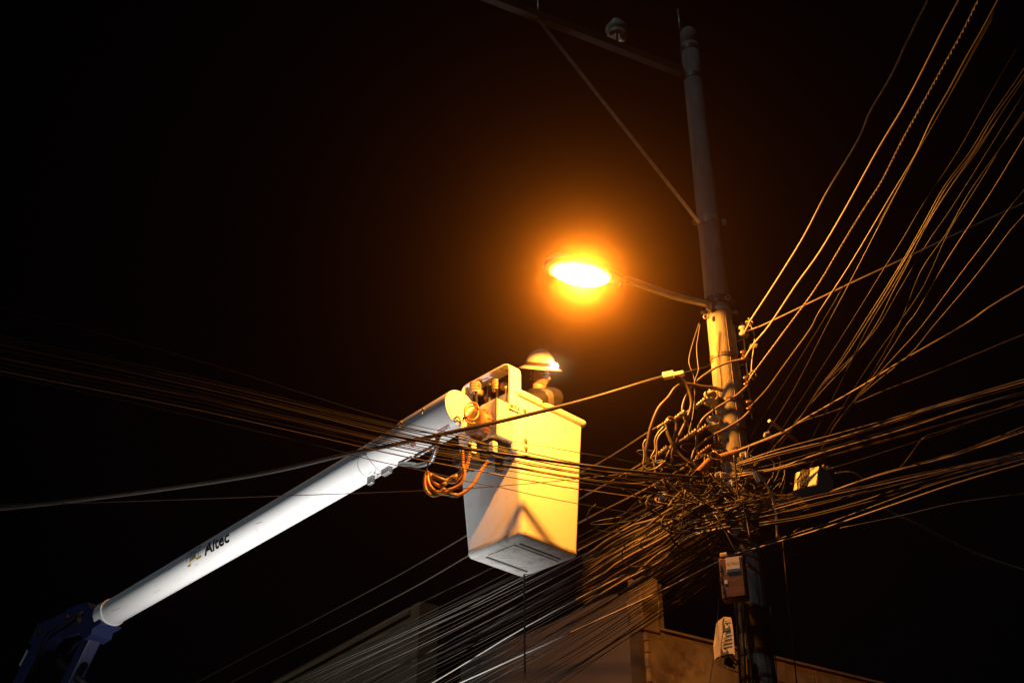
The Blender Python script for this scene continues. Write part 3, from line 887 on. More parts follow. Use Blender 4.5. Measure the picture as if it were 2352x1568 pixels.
J_ = [(hip, 0.115), (hipL, 0.085), (kneL, 0.055), (ankL, 0.04), (ankL - EE * 0.13 - ZU * 0.055, 0.035), (hipR, 0.085), (kneR, 0.055), (ankR, 0.04), (ankR - EE * 0.13 - ZU * 0.055, 0.035),
      ((hip + chest) / 2, 0.115), (chest, 0.13), (neckp, 0.058), (HC - ZU * 0.06, 0.06), (shL, 0.062), (elL, 0.043), (wrL, 0.030), (shR, 0.062), (elR, 0.043), (wrR, 0.030)]
E_ = [(0, 1), (1, 2), (2, 3), (3, 4), (0, 5), (5, 6), (6, 7), (7, 8), (0, 9), (9, 10), (10, 11), (11, 12), (10, 13), (13, 14), (14, 15), (10, 16), (16, 17), (17, 18)]
body = MB()
vs, fs = skin_mesh(J_, E_)
body.faces(vs, fs, True)
# head
hf = V((0.66, -0.56, -0.40)).normalized()
hu = (V((-0.05, -0.40, 0.9)) - hf * V((-0.05, -0.40, 0.9)).dot(hf)).normalized()
hr = hf.cross(hu).normalized()
HS = 1.10
def hp(x, y, z): return HC + (hr * x + hf * y + hu * z) * HS
def gs(u, c, sx, sz): return math.exp(-((u.x - c[0]) / sx) ** 2 - ((u.z - c[1]) / sz) ** 2) if u.y > 0 else 0.0
nu, nv = 56, 44
hv = []
for j in range(nv + 1):
    th_ = math.pi * j / nv
    for i in range(nu):
        ph_ = 2 * math.pi * i / nu
        u = V((math.sin(th_) * math.cos(ph_), math.sin(th_) * math.sin(ph_), math.cos(th_)))
        x, y, z = u.x * 0.075, u.y * 0.095, u.z * 0.115
        if u.z < 0:
            k = (-u.z) ** 1.5
            x *= 1 - 0.32 * k
            y *= 1 - 0.10 * k
            y += 0.016 * k
        f = 0.0
        f += 0.031 * gs(u, (0, -0.17), 0.14, 0.12) + 0.012 * gs(u, (0, 0.02), 0.09, 0.16)
        f += 0.005 * gs(u, (0.10, -0.20), 0.07, 0.06) + 0.005 * gs(u, (-0.10, -0.20), 0.07, 0.06)
        f += 0.007 * gs(u, (0, 0.22), 0.5, 0.07)
        f -= 0.011 * gs(u, (0.36, 0.08), 0.17, 0.11) + 0.011 * gs(u, (-0.36, 0.08), 0.17, 0.11)
        f += 0.006 * gs(u, (0, -0.40), 0.22, 0.045) - 0.006 * gs(u, (0, -0.475), 0.26, 0.022) + 0.007 * gs(u, (0, -0.55), 0.20, 0.05)
        f -= 0.004 * gs(u, (0, -0.66), 0.25, 0.05)
        f += 0.012 * gs(u, (0, -0.80), 0.25, 0.10)
        f += 0.005 * gs(u, (0.5, -0.15), 0.2, 0.2) + 0.005 * gs(u, (-0.5, -0.15), 0.2, 0.2)
        hv.append(hp(x, y + f, z))
hfc = []
for j in range(nv):
    for i in range(nu):
        hfc.append([j * nu + i, j * nu + (i + 1) % nu, (j + 1) * nu + (i + 1) % nu, (j + 1) * nu + i])
body.faces(hv, hfc, True)
for sx_ in (-1, 1):
    pts = [(sx_ * 0.074, -0.012 - 0.012 * math.cos(t), -0.005 + 0.030 * math.sin(t)) for t in [i * 0.5 for i in range(13)]]
    body.tube([hp(*p) for p in pts], 0.009, 6)
# gloved hands are separate children; palms of the body end inside them
bmesh.ops.remove_doubles(body.bm, verts=body.bm.verts[:], dist=1e-5)
body.build('body', M['skin'], worker)
# eyes and lips
for sx_ in (-1, 1):
    m = MB(); m.lathe(hp(sx_ * 0.028, 0.076, 0.009), hf, [(-0.008, 0.004), (-0.004, 0.010), (0.003, 0.011), (0.008, 0.007), (0.010, 0.002)], 12); m.build('eye', M['hair'], worker)
m = MB(); m.tube(smooth_path([hp(-0.022, 0.0755, -0.0535), hp(-0.010, 0.083, -0.0545), hp(0, 0.0850, -0.0545), hp(0.010, 0.083, -0.0545), hp(0.022, 0.0755, -0.0535)], 4), 0.0032 * HS, 6); m.build('mouth', M['lips'], worker)
m = MB()
for sx_ in (-1, 1):
    m.tube(smooth_path([hp(sx_ * 0.012, 0.092, 0.030), hp(sx_ * 0.030, 0.088, 0.034), hp(sx_ * 0.048, 0.074, 0.030)], 4), 0.004, 5)
m.build('eyebrows', M['hair'], worker)
m = MB()
hvs = []
for j in range(13):
    th_ = math.pi * (0.25 + 0.42 * j / 12)
    for i in range(25):
        ph_ = math.pi * (0.98 + 1.04 * i / 24)
        hvs.append(hp(0.080 * math.sin(th_) * math.cos(ph_), 0.101 * math.sin(th_) * math.sin(ph_), 0.120 * math.cos(th_)))
m.faces(hvs, [[j * 25 + i, j * 25 + i + 1, (j + 1) * 25 + i + 1, (j + 1) * 25 + i] for j in range(12) for i in range(24)], True)
ho = m.build('hair', M['hair'], worker)
so = ho.modifiers.new('t', 'SOLIDIFY'); so.thickness = 0.006
# helmet
m = MB()
hc = hp(0, 0.002, 0.074)
prof = []
for k in range(11):
    t = k / 10 * math.pi / 2
    prof.append((0.122 * HS * math.sin(t), 0.112 * HS * max(0.02, math.cos(t) ** 0.95)))
m.lathe(hc, hu, [(-0.030, 0.168), (-0.033, 0.176), (-0.026, 0.178), (-0.008, 0.142), (0.0, 0.126)] + [(h + 0.004, r) for h, r in prof], 40, cap=False, sx=1.12, ux=hf)
m.bm.faces.ensure_lookup_table()
for v in m.bm.verts:                     # raised ridge over the crown
    q = v.co - hc
    if q.dot(hu) > 0.02:
        a_ = abs(q.dot(hr))
        v.co += hu * 0.010 * math.exp(-(a_ / 0.022) ** 2)
hel = m.build('helmet', M['helmet'], worker)
so = hel.modifiers.new('t', 'SOLIDIFY'); so.thickness = 0.003; so.offset = -1
m = MB()
m.lathe(hc, hu, [(0.004, 0.1305), (0.005, 0.1335), (0.030, 0.1325), (0.031, 0.1295)], 40, cap=False, smooth=False, sx=1.12, ux=hf)
m.build('headlamp_strap', M['band'], hel)
lampc = hc + hf * 0.155 + hu * 0.006
m = MB(); m.box(lampc, 0.045, 0.03, 0.042, (hr, hf, hu), 0.008); m.build('headlamp', M['bluebox'], hel)
m = MB(); lf = (hf + V((0, -0.5, -0.1))).normalized(); m.lathe(lampc + hf * 0.012, lf, [(0.0, 0.030), (0.014, 0.029), (0.020, 0.018), (0.021, 0.004)], 16); m.build('headlamp_lens', M['headlens'], hel)
for sx_ in (-1,):
    m = MB(); m.tube(smooth_path([hp(sx_ * 0.082, 0.03, 0.0), hp(sx_ * 0.066, 0.045, -0.05), hp(sx_ * 0.040, 0.062, -0.100), hp(0, 0.068, -0.119), hp(0.042, 0.055, -0.098)], 5), 0.004, 5); m.build('chin_strap', M['band'], hel)
# jacket
jj = [(hip + ZU * 0.10, 0.15), ((hip + chest) / 2, 0.15), (chest, 0.165), (neckp - ZU * 0.03, 0.092), (shL, 0.112), (elL, 0.078), (wrL + (elL - wrL) * 0.12, 0.050), (shR, 0.112), (elR, 0.078), (wrR + (elR - wrR) * 0.12, 0.050)]
je = [(0, 1), (1, 2), (2, 3), (2, 4), (4, 5), (5, 6), (2, 7), (7, 8), (8, 9)]
vs, fs = skin_mesh(jj, je, 3)
vs2 = []
for v in vs:
    n_ = noise.fractal(v * 14.0, 1.0, 2.0, 4)
    vs2.append(v + (v - chest).normalized() * 0.014 * n_)
m = MB(); m.faces(vs2, fs, True)
jk = m.build('jacket', M['jacket'], worker)
# reflective patches on the shoulder: offset copies of jacket faces
def jacket_patch(name, cond, mt, off=0.004):
    m = MB()
    for f in fs:
        c = sum((vs2[i] for i in f), V()) / len(f)
        if cond(c):
            cc_ = c - chest
            m.faces([vs2[i] + (vs2[i] - chest - (shL - chest) * max(0, min(1, (vs2[i] - chest).dot(-DD) / 0.19))).normalized() * off for i in f], [list(range(len(f)))], True)
    bmesh.ops.remove_doubles(m.bm, verts=m.bm.verts[:], dist=1e-4)
    return m.build(name, M[mt], worker)
jacket_patch('reflective_tape', lambda c: abs((c - chest).dot(-DD) - 0.10 + 0.25 * (c.z - chest.z)) < 0.040 and c.y < chest.y + 0.12, 'silver')
jacket_patch('reflective_tape', lambda c: abs((c - shL).dot((elL - shL).normalized()) - 0.08) < 0.028 and (c - shL).length < 0.16, 'silver')
# collar / hood
m = MB()
nn_ = (HC - neckp).normalized()
m.lathe(neckp - ZU * 0.02, (nn_ + V((0, 0, 0.4))).normalized(), [(-0.10, 0.165), (-0.05, 0.125), (0.0, 0.102), (0.045, 0.106), (0.055, 0.098), (0.02, 0.090), (-0.05, 0.09)], 26, cap=False)
for v in m.bm.verts: v.co += V((noise.noise(v.co * 20) * 0.010, noise.noise(v.co * 20 + V((5, 0, 0))) * 0.010, noise.noise(v.co * 18 + V((0, 7, 0))) * 0.012))
m.build('collar', M['jacket'], worker)
m = MB(); m.tube([shR + ZU * 0.075 + V((0.035 * math.cos(t), -0.03, 0.028 * math.sin(t))) for t in [i * 0.45 for i in range(15)]], 0.010, 7); m.build('rope_ring', M['tanc'], worker)
# trousers and boots
vs, fs = skin_mesh([(hip, 0.15), (hipL, 0.105), (kneL, 0.078), (ankL + ZU * 0.03, 0.066), (hipR, 0.105), (kneR, 0.078), (ankR + ZU * 0.03, 0.066)], [(0, 1), (1, 2), (2, 3), (0, 4), (4, 5), (5, 6)])
m = MB(); m.faces(vs, fs, True); m.build('trousers', M['trouser'], worker)
for an in (ankL, ankR):
    vs, fs = skin_mesh([(an + ZU * 0.04, 0.06), (an - ZU * 0.04, 0.052), (an - EE * 0.15 - ZU * 0.045, 0.044)], [(0, 1), (1, 2)])
    m = MB(); m.faces(vs, fs, True); m.build('boot', M['boot'], worker)
# hands closed round the levers: palm and five fingers
def hand(c, wr, flip):
    """c: grip centre on a vertical lever; fingers wrap round it"""
    m = MB()
    to = (wr - c); to.z = 0; to.normalize()               # towards the wrist
    fw = -to; sd_ = ZU.cross(fw) * flip                    # palm side axis
    pc = c + to * 0.045 + sd_ * 0.028
    vs, fs = skin_mesh([(wr, 0.034), (c + to * 0.07 + sd_ * 0.024, 0.036), (pc, 0.040), (c + to * 0.005 + sd_ * 0.034, 0.036)], [(0, 1), (1, 2), (2, 3)], 2)
    m.faces(vs, fs, True)
    for k in range(4):
        zz_ = 0.036 - 0.024 * k
        ln = (1.0, 1.08, 1.0, 0.85)[k]
        b0 = c + sd_ * 0.032 + fw * 0.012 + ZU * zz_
        b1 = c + sd_ * 0.030 * ln + fw * 0.036 + ZU * (zz_ + 0.001)
        b2 = c - sd_ * 0.004 + fw * 0.046 * ln + ZU * (zz_ - 0.001)
        b3 = c - sd_ * 0.032 * ln + fw * 0.026 + ZU * (zz_ - 0.002)
        b4 = c - sd_ * 0.034 * ln + fw * 0.002 + ZU * (zz_ - 0.002)
        vs, fs = skin_mesh([(b0, 0.0125), (b1, 0.0125), (b2, 0.012), (b3, 0.0115), (b4, 0.010)], [(0, 1), (1, 2), (2, 3), (3, 4)], 2)
        m.faces(vs, fs, True)
    t0 = c + to * 0.035 - sd_ * 0.012 + ZU * 0.02
    vs, fs = skin_mesh([(pc, 0.018), (t0, 0.016), (c + to * 0.012 - sd_ * 0.030 + ZU * 0.042, 0.014), (c + fw * 0.015 - sd_ * 0.026 + ZU * 0.052, 0.011)], [(0, 1), (1, 2), (2, 3)], 2)
    m.faces(vs, fs, True)
    return m.build('gloved_hand', M['glove'], worker)
hand(H2, wrL, 1)
hand(H1, wrR, -1)

# ------------------------------------------------------------------ cables
def wire(pts, r, mt, label, group=None, per=5, n=6, name='cable', cat='cable', twist=False, wob=0.0, sm=True):
    path = smooth_path(pts, per) if sm else [V(p) for p in pts]
    if wob:
        off = rnd.uniform(0, 100)
        path = [p + V((noise.noise(V((off + i * 0.6, 0, 0))), noise.noise(V((0, off + i * 0.6, 0))), noise.noise(V((0, 0, off + i * 0.6))))) * wob for i, p in enumerate(path)]
    m = MB()
    if twist:
        tot = sum((b_ - a_).length for a_, b_ in zip(path[:-1], path[1:]))
        ns = int(min(1400, tot / 0.013)); fine = []
        cum = [0]
        for a_, b_ in zip(path[:-1], path[1:]): cum.append(cum[-1] + (b_ - a_).length)
        j = 0
        for i in range(ns + 1):
            s = tot * i / ns
            while j < len(cum) - 2 and cum[j + 1] < s: j += 1
            t = (s - cum[j]) / max(1e-9, cum[j + 1] - cum[j])
            fine.append((path[j].lerp(path[j + 1], t), (path[j + 1] - path[j]).normalized(), s))
        for k in (0, 1):
            pp = []
            for p, d, s in fine:
                u = d.cross(ZU).normalized(); v = u.cross(d)
                a_ = s / 0.075 * 2 * math.pi + k * math.pi
                pp.append(p + (u * math.cos(a_) + v * math.sin(a_)) * r * 0.62)
            m.tube(pp, r * 0.62, 5)
    else:
        m.tube(path, r, n)
    return m.build(name, M[mt], None, label, cat, group, normals=False)
def on_z(px, z0, z1=None):
    z1 = z0 if z1 is None else z1
    n = len(px)
    return [atz(x, y, z0 + (z1 - z0) * i / (n - 1)) for i, (x, y) in enumerate(px)]
def q7(pairs): return [(1665.2 + x * 0.4759, y * 0.4759) for x, y in pairs]
def q8(pairs): return [(1665.2 + x * 0.43938, 746.5 + y * 0.43938) for x, y in pairs]

GR = 'cables rising to the upper right from the pole'
def zat(x, y, Y): return at(x, y, Y).z
# the four conductors on the right-hand rack
P1 = [(1709, 765), (1722, 740)] + q7([(123, 1545), (225, 1390), (375, 1150), (490, 930), (640, 680), (700, 540), (800, 370), (880, 200), (980, 0), (1060, -160)])
wire(on_z(P1, zat(1709, 765, 7.93)), 0.0070, 'aluw', 'leftmost of the three thick conductors rising to the upper right', GR, 4)
P2 = [(1710, 822), (1731, 790)] + q7([(215, 1568), (340, 1380), (455, 1220), (580, 1010), (740, 720), (860, 520), (960, 330), (1050, 150), (1130, 0), (1200, -140)])
wire(on_z(P2, zat(1710, 822, 7.93)), 0.0076, 'aluw', 'middle one of the three thick conductors rising to the upper right', GR, 4)
P3 = [(1716, 880), (1729, 858)] + q8([(145, 255), (335, 0)]) + q7([(440, 1390), (560, 1190), (670, 1010), (760, 870), (850, 690), (950, 510), (1050, 330), (1150, 150), (1225, 0), (1290, -130)])
wire(on_z(P3, zat(1716, 880, 7.93)), 0.0057, 'aluw', 'beaded twisted conductor, rightmost of the three thick ones rising to the upper right', GR, 4, twist=True)
P4 = [(1722, 936)] + q8([(140, 420), (215, 340), (285, 245), (350, 155), (420, 60), (460, 0)]) + q7([(460, 1500), (610, 1270), (800, 950), (920, 750), (1000, 580), (1080, 440), (1160, 290), (1240, 150), (1320, 0), (1400, -150)])
wire(on_z(P4, zat(1722, 936, 7.93)), 0.0078, 'greyc', 'kinked grey conductor from the lowest spool, fading thick towards the top edge', GR, 4)
wire(on_z([(1731, 800), (1733, 770), (1722, 742)], 6.5, 6.75), 0.005, 'aluw', 'short jumper wire tying the first knot to the second knot', None, 4, name='jumper_wire', cat='wire')
wire([at(1733, 790, 7.9), at(1727, 830, 7.9), at(1726, 862, 7.9)], 0.005, 'aluw', 'short jumper wire tying the second knot to the third knot', None, 4, name='jumper_wire', cat='wire')
# wrapped knots
for x, y, Y, lb in ((1722, 740, 7.85, 'wire knot wrapped round the leftmost thick conductor by the white spool'), (1731, 795, 7.85, 'wire knot wrapped round the middle thick conductor'), (1729, 862, 7.85, 'wire knot wrapped round the beaded twisted conductor')):
    m = MB(); c = at(x, y, Y)
    for k in range(3):
        a_ = rnd.uniform(0, 6)
        m.tube([c + V((0.020 * math.cos(t + a_) + 0.01 * (k - 1), 0.02 * math.sin(t), 0.018 * math.sin(t + a_ * 0.5) + 0.012 * (k - 1))) for t in [i * 0.5 for i in range(14)]], 0.006, 5)
    m.build('wire_knot', M['tanc'], None, lb, 'wire knot')

# thinner right-hand wires
thin = [
 (q8([(130, 590), (500, 0)]) + q7([(640, 1260), (830, 920), (930, 740), (1010, 600), (1180, 280), (1330, 0)]), 5.95, 0.0045, 'black', 'thin dark wire close beside the kinked grey conductor'),
 (q8([(60, 760), (240, 530), (370, 320), (535, 0)]) + q7([(600, 1370), (750, 1080), (870, 850), (925, 745), (985, 640), (1160, 330), (1330, 20)]), 5.75, 0.0065, 'brownc', 'orange lit wire joining the kinked grey conductor half way up'),
 (q8([(200, 690), (300, 540), (450, 310), (650, 0)]) + q7([(760, 1310), (860, 1150), (960, 980), (1120, 740), (1300, 420), (1443, 180)]), 5.65, 0.0045, 'black', 'thin dark wire left of the rising cable cluster'),
 (q8([(0, 930), (200, 700), (380, 500), (500, 320), (600, 190), (720, 0)]) + q7([(760, 1420), (870, 1240), (960, 1080), (1060, 900), (1180, 740), (1290, 560), (1400, 400), (1520, 220)]), 5.55, 0.0070, 'brownc', None),
 (q8([(10, 900), (210, 690), (390, 490), (510, 315), (612, 190), (735, 0)]) + q7([(772, 1420), (878, 1240), (968, 1085), (1072, 900), (1195, 740), (1300, 565), (1420, 400), (1540, 220)]), 5.58, 0.0055, 'tanc', None),
 (q8([(300, 880), (430, 640), (540, 430), (640, 230), (755, 0)]) + q7([(800, 1400), (900, 1230), (985, 1070), (1100, 890), (1220, 730), (1340, 540), (1500, 300)]), 5.5, 0.0050, 'black', None),
 (q8([(250, 680), (370, 520), (500, 330), (690, 140), (805, 0)]) + q7([(830, 1420), (960, 1200), (1090, 1010), (1230, 790), (1400, 520), (1560, 280)]), 5.6, 0.0045, 'brownc', None),
 (q8([(270, 620), (400, 470), (520, 330), (660, 180), (790, 0)]) + q7([(815, 1400), (890, 1260), (1000, 1040), (1160, 800), (1300, 600), (1480, 330)]), 5.62, 0.0045, 'greyc', None),
 (q8([(270, 920), (340, 890), (480, 690), (580, 520), (740, 300), (910, 0)]) + q7([(940, 1320), (1040, 1170), (1080, 1110), (1180, 930), (1320, 730), (1443, 560), (1560, 400)]), 5.45, 0.0050, 'brownc', 'brown wire bending at the straight cross cable, right of the rising cluster'),
 (q8([(420, 770), (470, 700), (540, 590), (570, 530), (650, 430), (800, 260), (920, 130), (1035, 0)]) + q7([(1140, 1320), (1270, 1150), (1370, 1010), (1443, 920), (1560, 760)]), 5.5, 0.0070, 'brownc', 'thick brown cable passing in front of the black splice box'),
 (q8([(520, 620), (600, 490), (740, 340), (960, 160), (1095, 0)]) + q7([(1180, 1370), (1290, 1230), (1380, 1110), (1443, 1040), (1560, 890)]), 5.55, 0.0060, 'brownc', 'lowest wire of those rising steeply to the right edge'),
 (q8([(560, 545), (660, 420), (760, 290), (880, 110), (950, 0)]) + q7([(930, 1500), (1070, 1260), (1200, 1060), (1310, 890), (1443, 670), (1560, 480)]), 5.6, 0.0075, 'brownc', 'thick orange lit cable reaching the right edge above the straight cross cable'),
 (q8([(480, 640), (620, 420), (720, 260), (830, 100), (905, 0)]) + q7([(835, 1568), (960, 1380), (1080, 1120), (1200, 930), (1380, 640), (1540, 400)]), 5.62, 0.0045, 'brownc', 'thin brown wire crossing the straight cross cable at its middle'),
]
for px, z_, r, mt, lb in thin:
    wire(on_z(px, z_), r * 0.66, 'black' if mt == 'brownc' and r < 0.0060 else ('midc' if mt == 'tanc' else mt), lb or 'wire in the close set cluster rising to the right', GR if lb else 'close cluster of wires rising to the right', 4)
PC = [(1738, 752)] + q7([(185, 1568), (370, 1480), (600, 1370), (870, 1245), (1190, 1095), (1443, 980), (1650, 880)])
wire(on_z([(1709, 765)] + PC, zat(1709, 765, 7.93)), 0.0070, 'tanc', 'straight cable crossing all the rising wires from the top spool to the right edge', GR, 4)

GB = 'cables running to the right edge from the tangle'
LL = 'strand in the flat band of cables running to the right edge'
flat = [
 (q8([(-60, 700), (0, 680), (300, 560), (400, 500), (540, 420), (730, 310), (920, 190), (1250, 0)]) + [(2274, 705), (2352, 659), (2480, 585)], 5.55, 0.0085, 'tanc', 'bright orange cable from the tangle up to the right edge, above the flat cable bands'),
 (q8([(-20, 690), (280, 575), (390, 510), (540, 460), (700, 400), (840, 340), (1100, 240), (1563, 50), (1800, -40)]), 5.5, 0.0065, 'brownc', 'single cable fading to grey between the bright orange cable and the flat cable bands'),
 (q8([(70, 720), (280, 650), (560, 575), (900, 480), (1340, 350), (1563, 285), (1800, 215)]), 5.35, 0.0055, 'tanc', None),
 (q8([(60, 730), (280, 668), (560, 600), (880, 500), (1100, 430), (1563, 300), (1800, 235)]), 5.35, 0.0075, 'tanc', None),
 (q8([(50, 745), (280, 680), (560, 610), (880, 510), (1100, 442), (1563, 315), (1800, 250)]), 5.33, 0.0055, 'brownc', None),
 (q8([(60, 770), (280, 720), (500, 655), (910, 535), (1250, 440), (1563, 362), (1800, 300)]), 5.32, 0.0040, 'black', None),
 (q8([(60, 780), (280, 745), (500, 670), (910, 552), (1250, 440), (1563, 350), (1800, 285)]), 5.3, 0.0085, 'tanc', None),
 (q8([(70, 792), (280, 752), (480, 700), (930, 580), (1250, 490), (1563, 400), (1800, 335)]), 5.28, 0.0085, 'tanc', None),
 (q8([(70, 800), (280, 760), (500, 690), (930, 575), (1200, 500), (1563, 392), (1800, 330)]), 5.28, 0.0045, 'brownc', None),
 (q8([(540, 752), (700, 705), (1060, 590), (1300, 520), (1563, 540), (1800, 500)]), 5.1, 0.0035, 'black', 'hair thin dark wire between the two flat cable bands'),
 (q8([(550, 870), (720, 810), (890, 755), (1200, 670), (1563, 548), (1800, 470)]), 5.05, 0.0080, 'brownc', None),
 (q8([(550, 872), (720, 812), (890, 762), (1200, 682), (1563, 560), (1800, 485)]), 5.03, 0.0095, 'tanc', None),
 (q8([(560, 876), (720, 818), (890, 768), (1200, 672), (1563, 530), (1800, 440)]), 5.04, 0.0045, 'greyc', None),
 (q8([(250, 950), (480, 890), (740, 840), (900, 800), (1300, 720), (1563, 655), (1800, 590)]), 4.95, 0.0055, 'brownc', None),
 (q8([(260, 962), (480, 905), (740, 850), (900, 815), (1300, 725), (1563, 665), (1800, 600)]), 4.93, 0.0055, 'tanc', None),
 (q8([(270, 985), (480, 930), (740, 868), (900, 828), (1300, 728), (1563, 672), (1800, 610)]), 4.92, 0.0045, 'brownc', None),
 (q8([(180, 1005), (420, 955), (700, 885), (900, 835), (1300, 735), (1563, 680), (1800, 620)]), 4.9, 0.0060, 'brownc', None),
 (q8([(180, 1035), (420, 998), (700, 925), (900, 860), (1300, 750), (1563, 690), (1800, 632)]), 4.88, 0.0085, 'brownc', None),
 (q8([(180, 1050), (420, 1010), (700, 940), (900, 885), (1300, 770), (1563, 700), (1800, 640)]), 4.86, 0.0110, 'black', None),
 (q8([(40, 1185), (200, 1140), (490, 1050), (820, 930), (1100, 830), (1400, 745), (1800, 640)]), 4.80, 0.0045, 'greyc', None),
 (q8([(-60, 1225), (40, 1200), (200, 1155), (490, 1070), (820, 960), (1200, 830), (1563, 725), (1800, 660)]), 4.75, 0.0085, 'tanc', 'lowest bright orange cable running to the right edge below the flat bands'),
 (q8([(600, 1060), (900, 1000), (1200, 930), (1563, 880), (1800, 850)]), 4.6, 0.0030, 'greyc', None),
]
for px, z_, r, mt, lb in flat:
    wire(on_z(px, z_), r * 0.85, mt, lb or LL, GB if lb else 'flat bands of cable running to the right edge', 4)
# dropper joining two bands, thick diagonal cable going down right, loops
wire(on_z(q8([(905, 758), (935, 725), (970, 680), (1020, 610), (1060, 578), (1120, 560), (1300, 500), (1563, 415), (1800, 345)]), 5.05, 5.2), 0.0065, 'brownc', 'cable that branches off the lower flat band and curves up to the upper band', None, 5)
wire(on_z(q8([(230, 500), (430, 650), (670, 850), (850, 970), (1000, 1040), (1300, 1190), (1563, 1280), (1800, 1350)]), 5.6, 5.1), 0.0130, 'tanc', 'thick cable slanting down to the lower right behind the black splice box', None, 5)
wire([at(x, y, 7.6) for x, y in q8([(575, 780), (600, 772), (650, 768), (690, 780), (735, 815)])], 0.006, 'tanc', 'small looped lead leaving the black splice box on the right', None, 6, name='lead', cat='cable')
m = MB(); a_, b_ = [at(x, y, 7.62) for x, y in q8([(578, 778), (608, 771)])]; m.tube([a_, b_], 0.012, 8); m.build('connector', M['paleplate'], None, 'pale plug on the looped lead beside the black splice box', 'connector')

# left-hand bundle in front of the bucket
GL = 'thin wires stretched across the bucket towards the left'
yl = [(0, 40), (0, 190), (0, 205), (0, 222), (0, 240), (0, 262), (0, 285), (0, 305), (0, 330), (0, 352), (0, 372), (0, 392)]
def zl(x, y): return (x * 0.43944, 689 + y * 0.43944)
mid_y = [969, 979, 987, 994, 1004, 1010, 1016, 1024, 1028, 1035, 1046, 1070]
end_y = [1016, 1035, 1043, 1051, 1048, 1059, 1063, 1073, 1077, 1085, 1099, 1129]
e2_y = [1040, 1065, 1069, 1076, 1068, 1085, 1088, 1098, 1101, 1108, 1124, 1158]
kn_y = [1090, 1096, 1100, 1108, 1098, 1112, 1120, 1126, 1132, 1146, 1160, 1205]
rr_ = [0.0028, 0.0048, 0.0042, 0.0055, 0.0125, 0.0042, 0.0042, 0.0038, 0.0046, 0.0038, 0.0050, 0.0034]
for i in range(12):
    x_, y_ = zl(*yl[i])
    mx = y_ + (mid_y[i] - y_) * 0.47
    px = [(-260, y_ - 62), (0, y_), (460, mx), (919, mid_y[i]), (1194, end_y[i]), (1336, e2_y[i]), (1500, (e2_y[i] + kn_y[i]) / 2 + 4), (1630, kn_y[i])]
    mt = ['black', 'black', 'black', 'black', 'black', 'black', 'black', 'brownc', 'black', 'black', 'midc', 'black'][i]
    lb = {0: 'topmost thin wire stretched across the bucket to the left', 4: 'thick black cable stretched across the boom and bucket', 10: 'orange lit wire below the others across the hose loop and bucket', 11: 'lowest thin wire slanting across the middle of the bucket'}.get(i, 'thin wire of the bundle stretched across boom and bucket')
    wire(on_z(px, 5.45 - 0.012 * i, 5.38 - 0.012 * i), rr_[i] * 0.85, mt, lb, GL if i in (0, 4, 10, 11) else 'bundle of thin wires across boom and bucket', 5, wob=0.006)
for k in range(3):
    i = (1, 3, 6)[k]
    x_, y_ = zl(*yl[i])
    px = [(-260, y_ - 50 + 9 * k), (0, y_ + 8), (460, y_ + (mid_y[i] - y_) * 0.5), (919, mid_y[i] + 4), (1060, (mid_y[i] + end_y[i]) / 2 - 5 + 6 * k), (1194, end_y[i] + 12), (1336, e2_y[i] + 12), (1480, kn_y[i] - 6), (1630, kn_y[i] + 8)]
    wire(on_z(px, 5.42), 0.0036, 'brownc', 'thin wire of the bundle stretched across boom and bucket', 'bundle of thin wires across boom and bucket', 5, wob=0.008)
wire(on_z([(-260, 1165), (0, 1160), (330, 1150), (600, 1140), (1000, 1125), (1190, 1112), (1340, 1098), (1460, 1084), (1600, 1060)], 5.1, 5.45), 0.0028, 'brownc', 'nearly level hair thin wire crossing the boom below the bundle', None, 5)
# thick cable crossing in front of boom and bucket, with its sleeve at the pole end
big = [(1545, 861), (1500, 872), (1350, 917), (1180, 960), (1060, 987), (900, 1022), (800, 1042), (640, 1080), (480, 1108), (240, 1141), (0, 1168), (-260, 1190)]
bigY = [8.02, 8.05, 8.14, 8.16, 8.15, 8.26, 8.45, 8.65, 8.85, 9.05, 9.3, 9.5]
wire([at(x, y, Y) for (x, y), Y in zip(big, bigY)], 0.0165, 'black', 'thick tan cable running from the pole across bucket and boom', None, 6, n=10)
m = MB(); a_, b_ = at(1524, 866, 8.03), at(1571, 857, 7.98)
ax_ = (b_ - a_).normalized(); sy_ = ax_.cross(ZU).normalized()
m.box((a_ + b_) / 2, (b_ - a_).length, 0.05, 0.030, (ax_, sy_, sy_.cross(ax_)), 0.006); m.box(a_.lerp(b_, 0.25) + ZU * 0.012, (b_ - a_).length * 0.55, 0.06, 0.035, (ax_, sy_, sy_.cross(ax_)), 0.006)
m.build('cable_clamp', M['paleplate'], None, 'flat pale wedge clamp ending the thick tan cable near the pole', 'cable clamp')
# loops left of the pole
def loop(px, r, mt, lb, Y0=7.82, Y1=7.9, grp=None, cat='cable'):
    n = len(px)
    return wire([at(x, y, Y0 + (Y1 - Y0) * i / (n - 1)) for i, (x, y) in enumerate(px)], r, mt, lb, grp, 6, n=8, cat=cat)
loop([(1548, 864), (1560, 867), (1572, 877), (1584, 900), (1588, 932), (1574, 971), (1556, 1009), (1543, 1042), (1548, 1075)], 0.014, 'brownc', 'thick brown loop hanging from the pale wedge clamp')
loop([(1660, 897), (1640, 890), (1616, 888), (1574, 881), (1552, 890), (1536, 912), (1512, 939), (1495, 981), (1488, 1014), (1483, 1044), (1492, 1070)], 0.014, 'brownc', 'thick brown loop arching from the pole down to the left')
loop([(1612, 1080), (1590, 1068), (1567, 1050), (1547, 1025), (1533, 993), (1530, 970), (1539, 959), (1552, 969), (1553, 987), (1545, 1018), (1530, 1055), (1520, 1085)], 0.013, 'brownc', 'thick brown cable bent into a narrow upright loop')
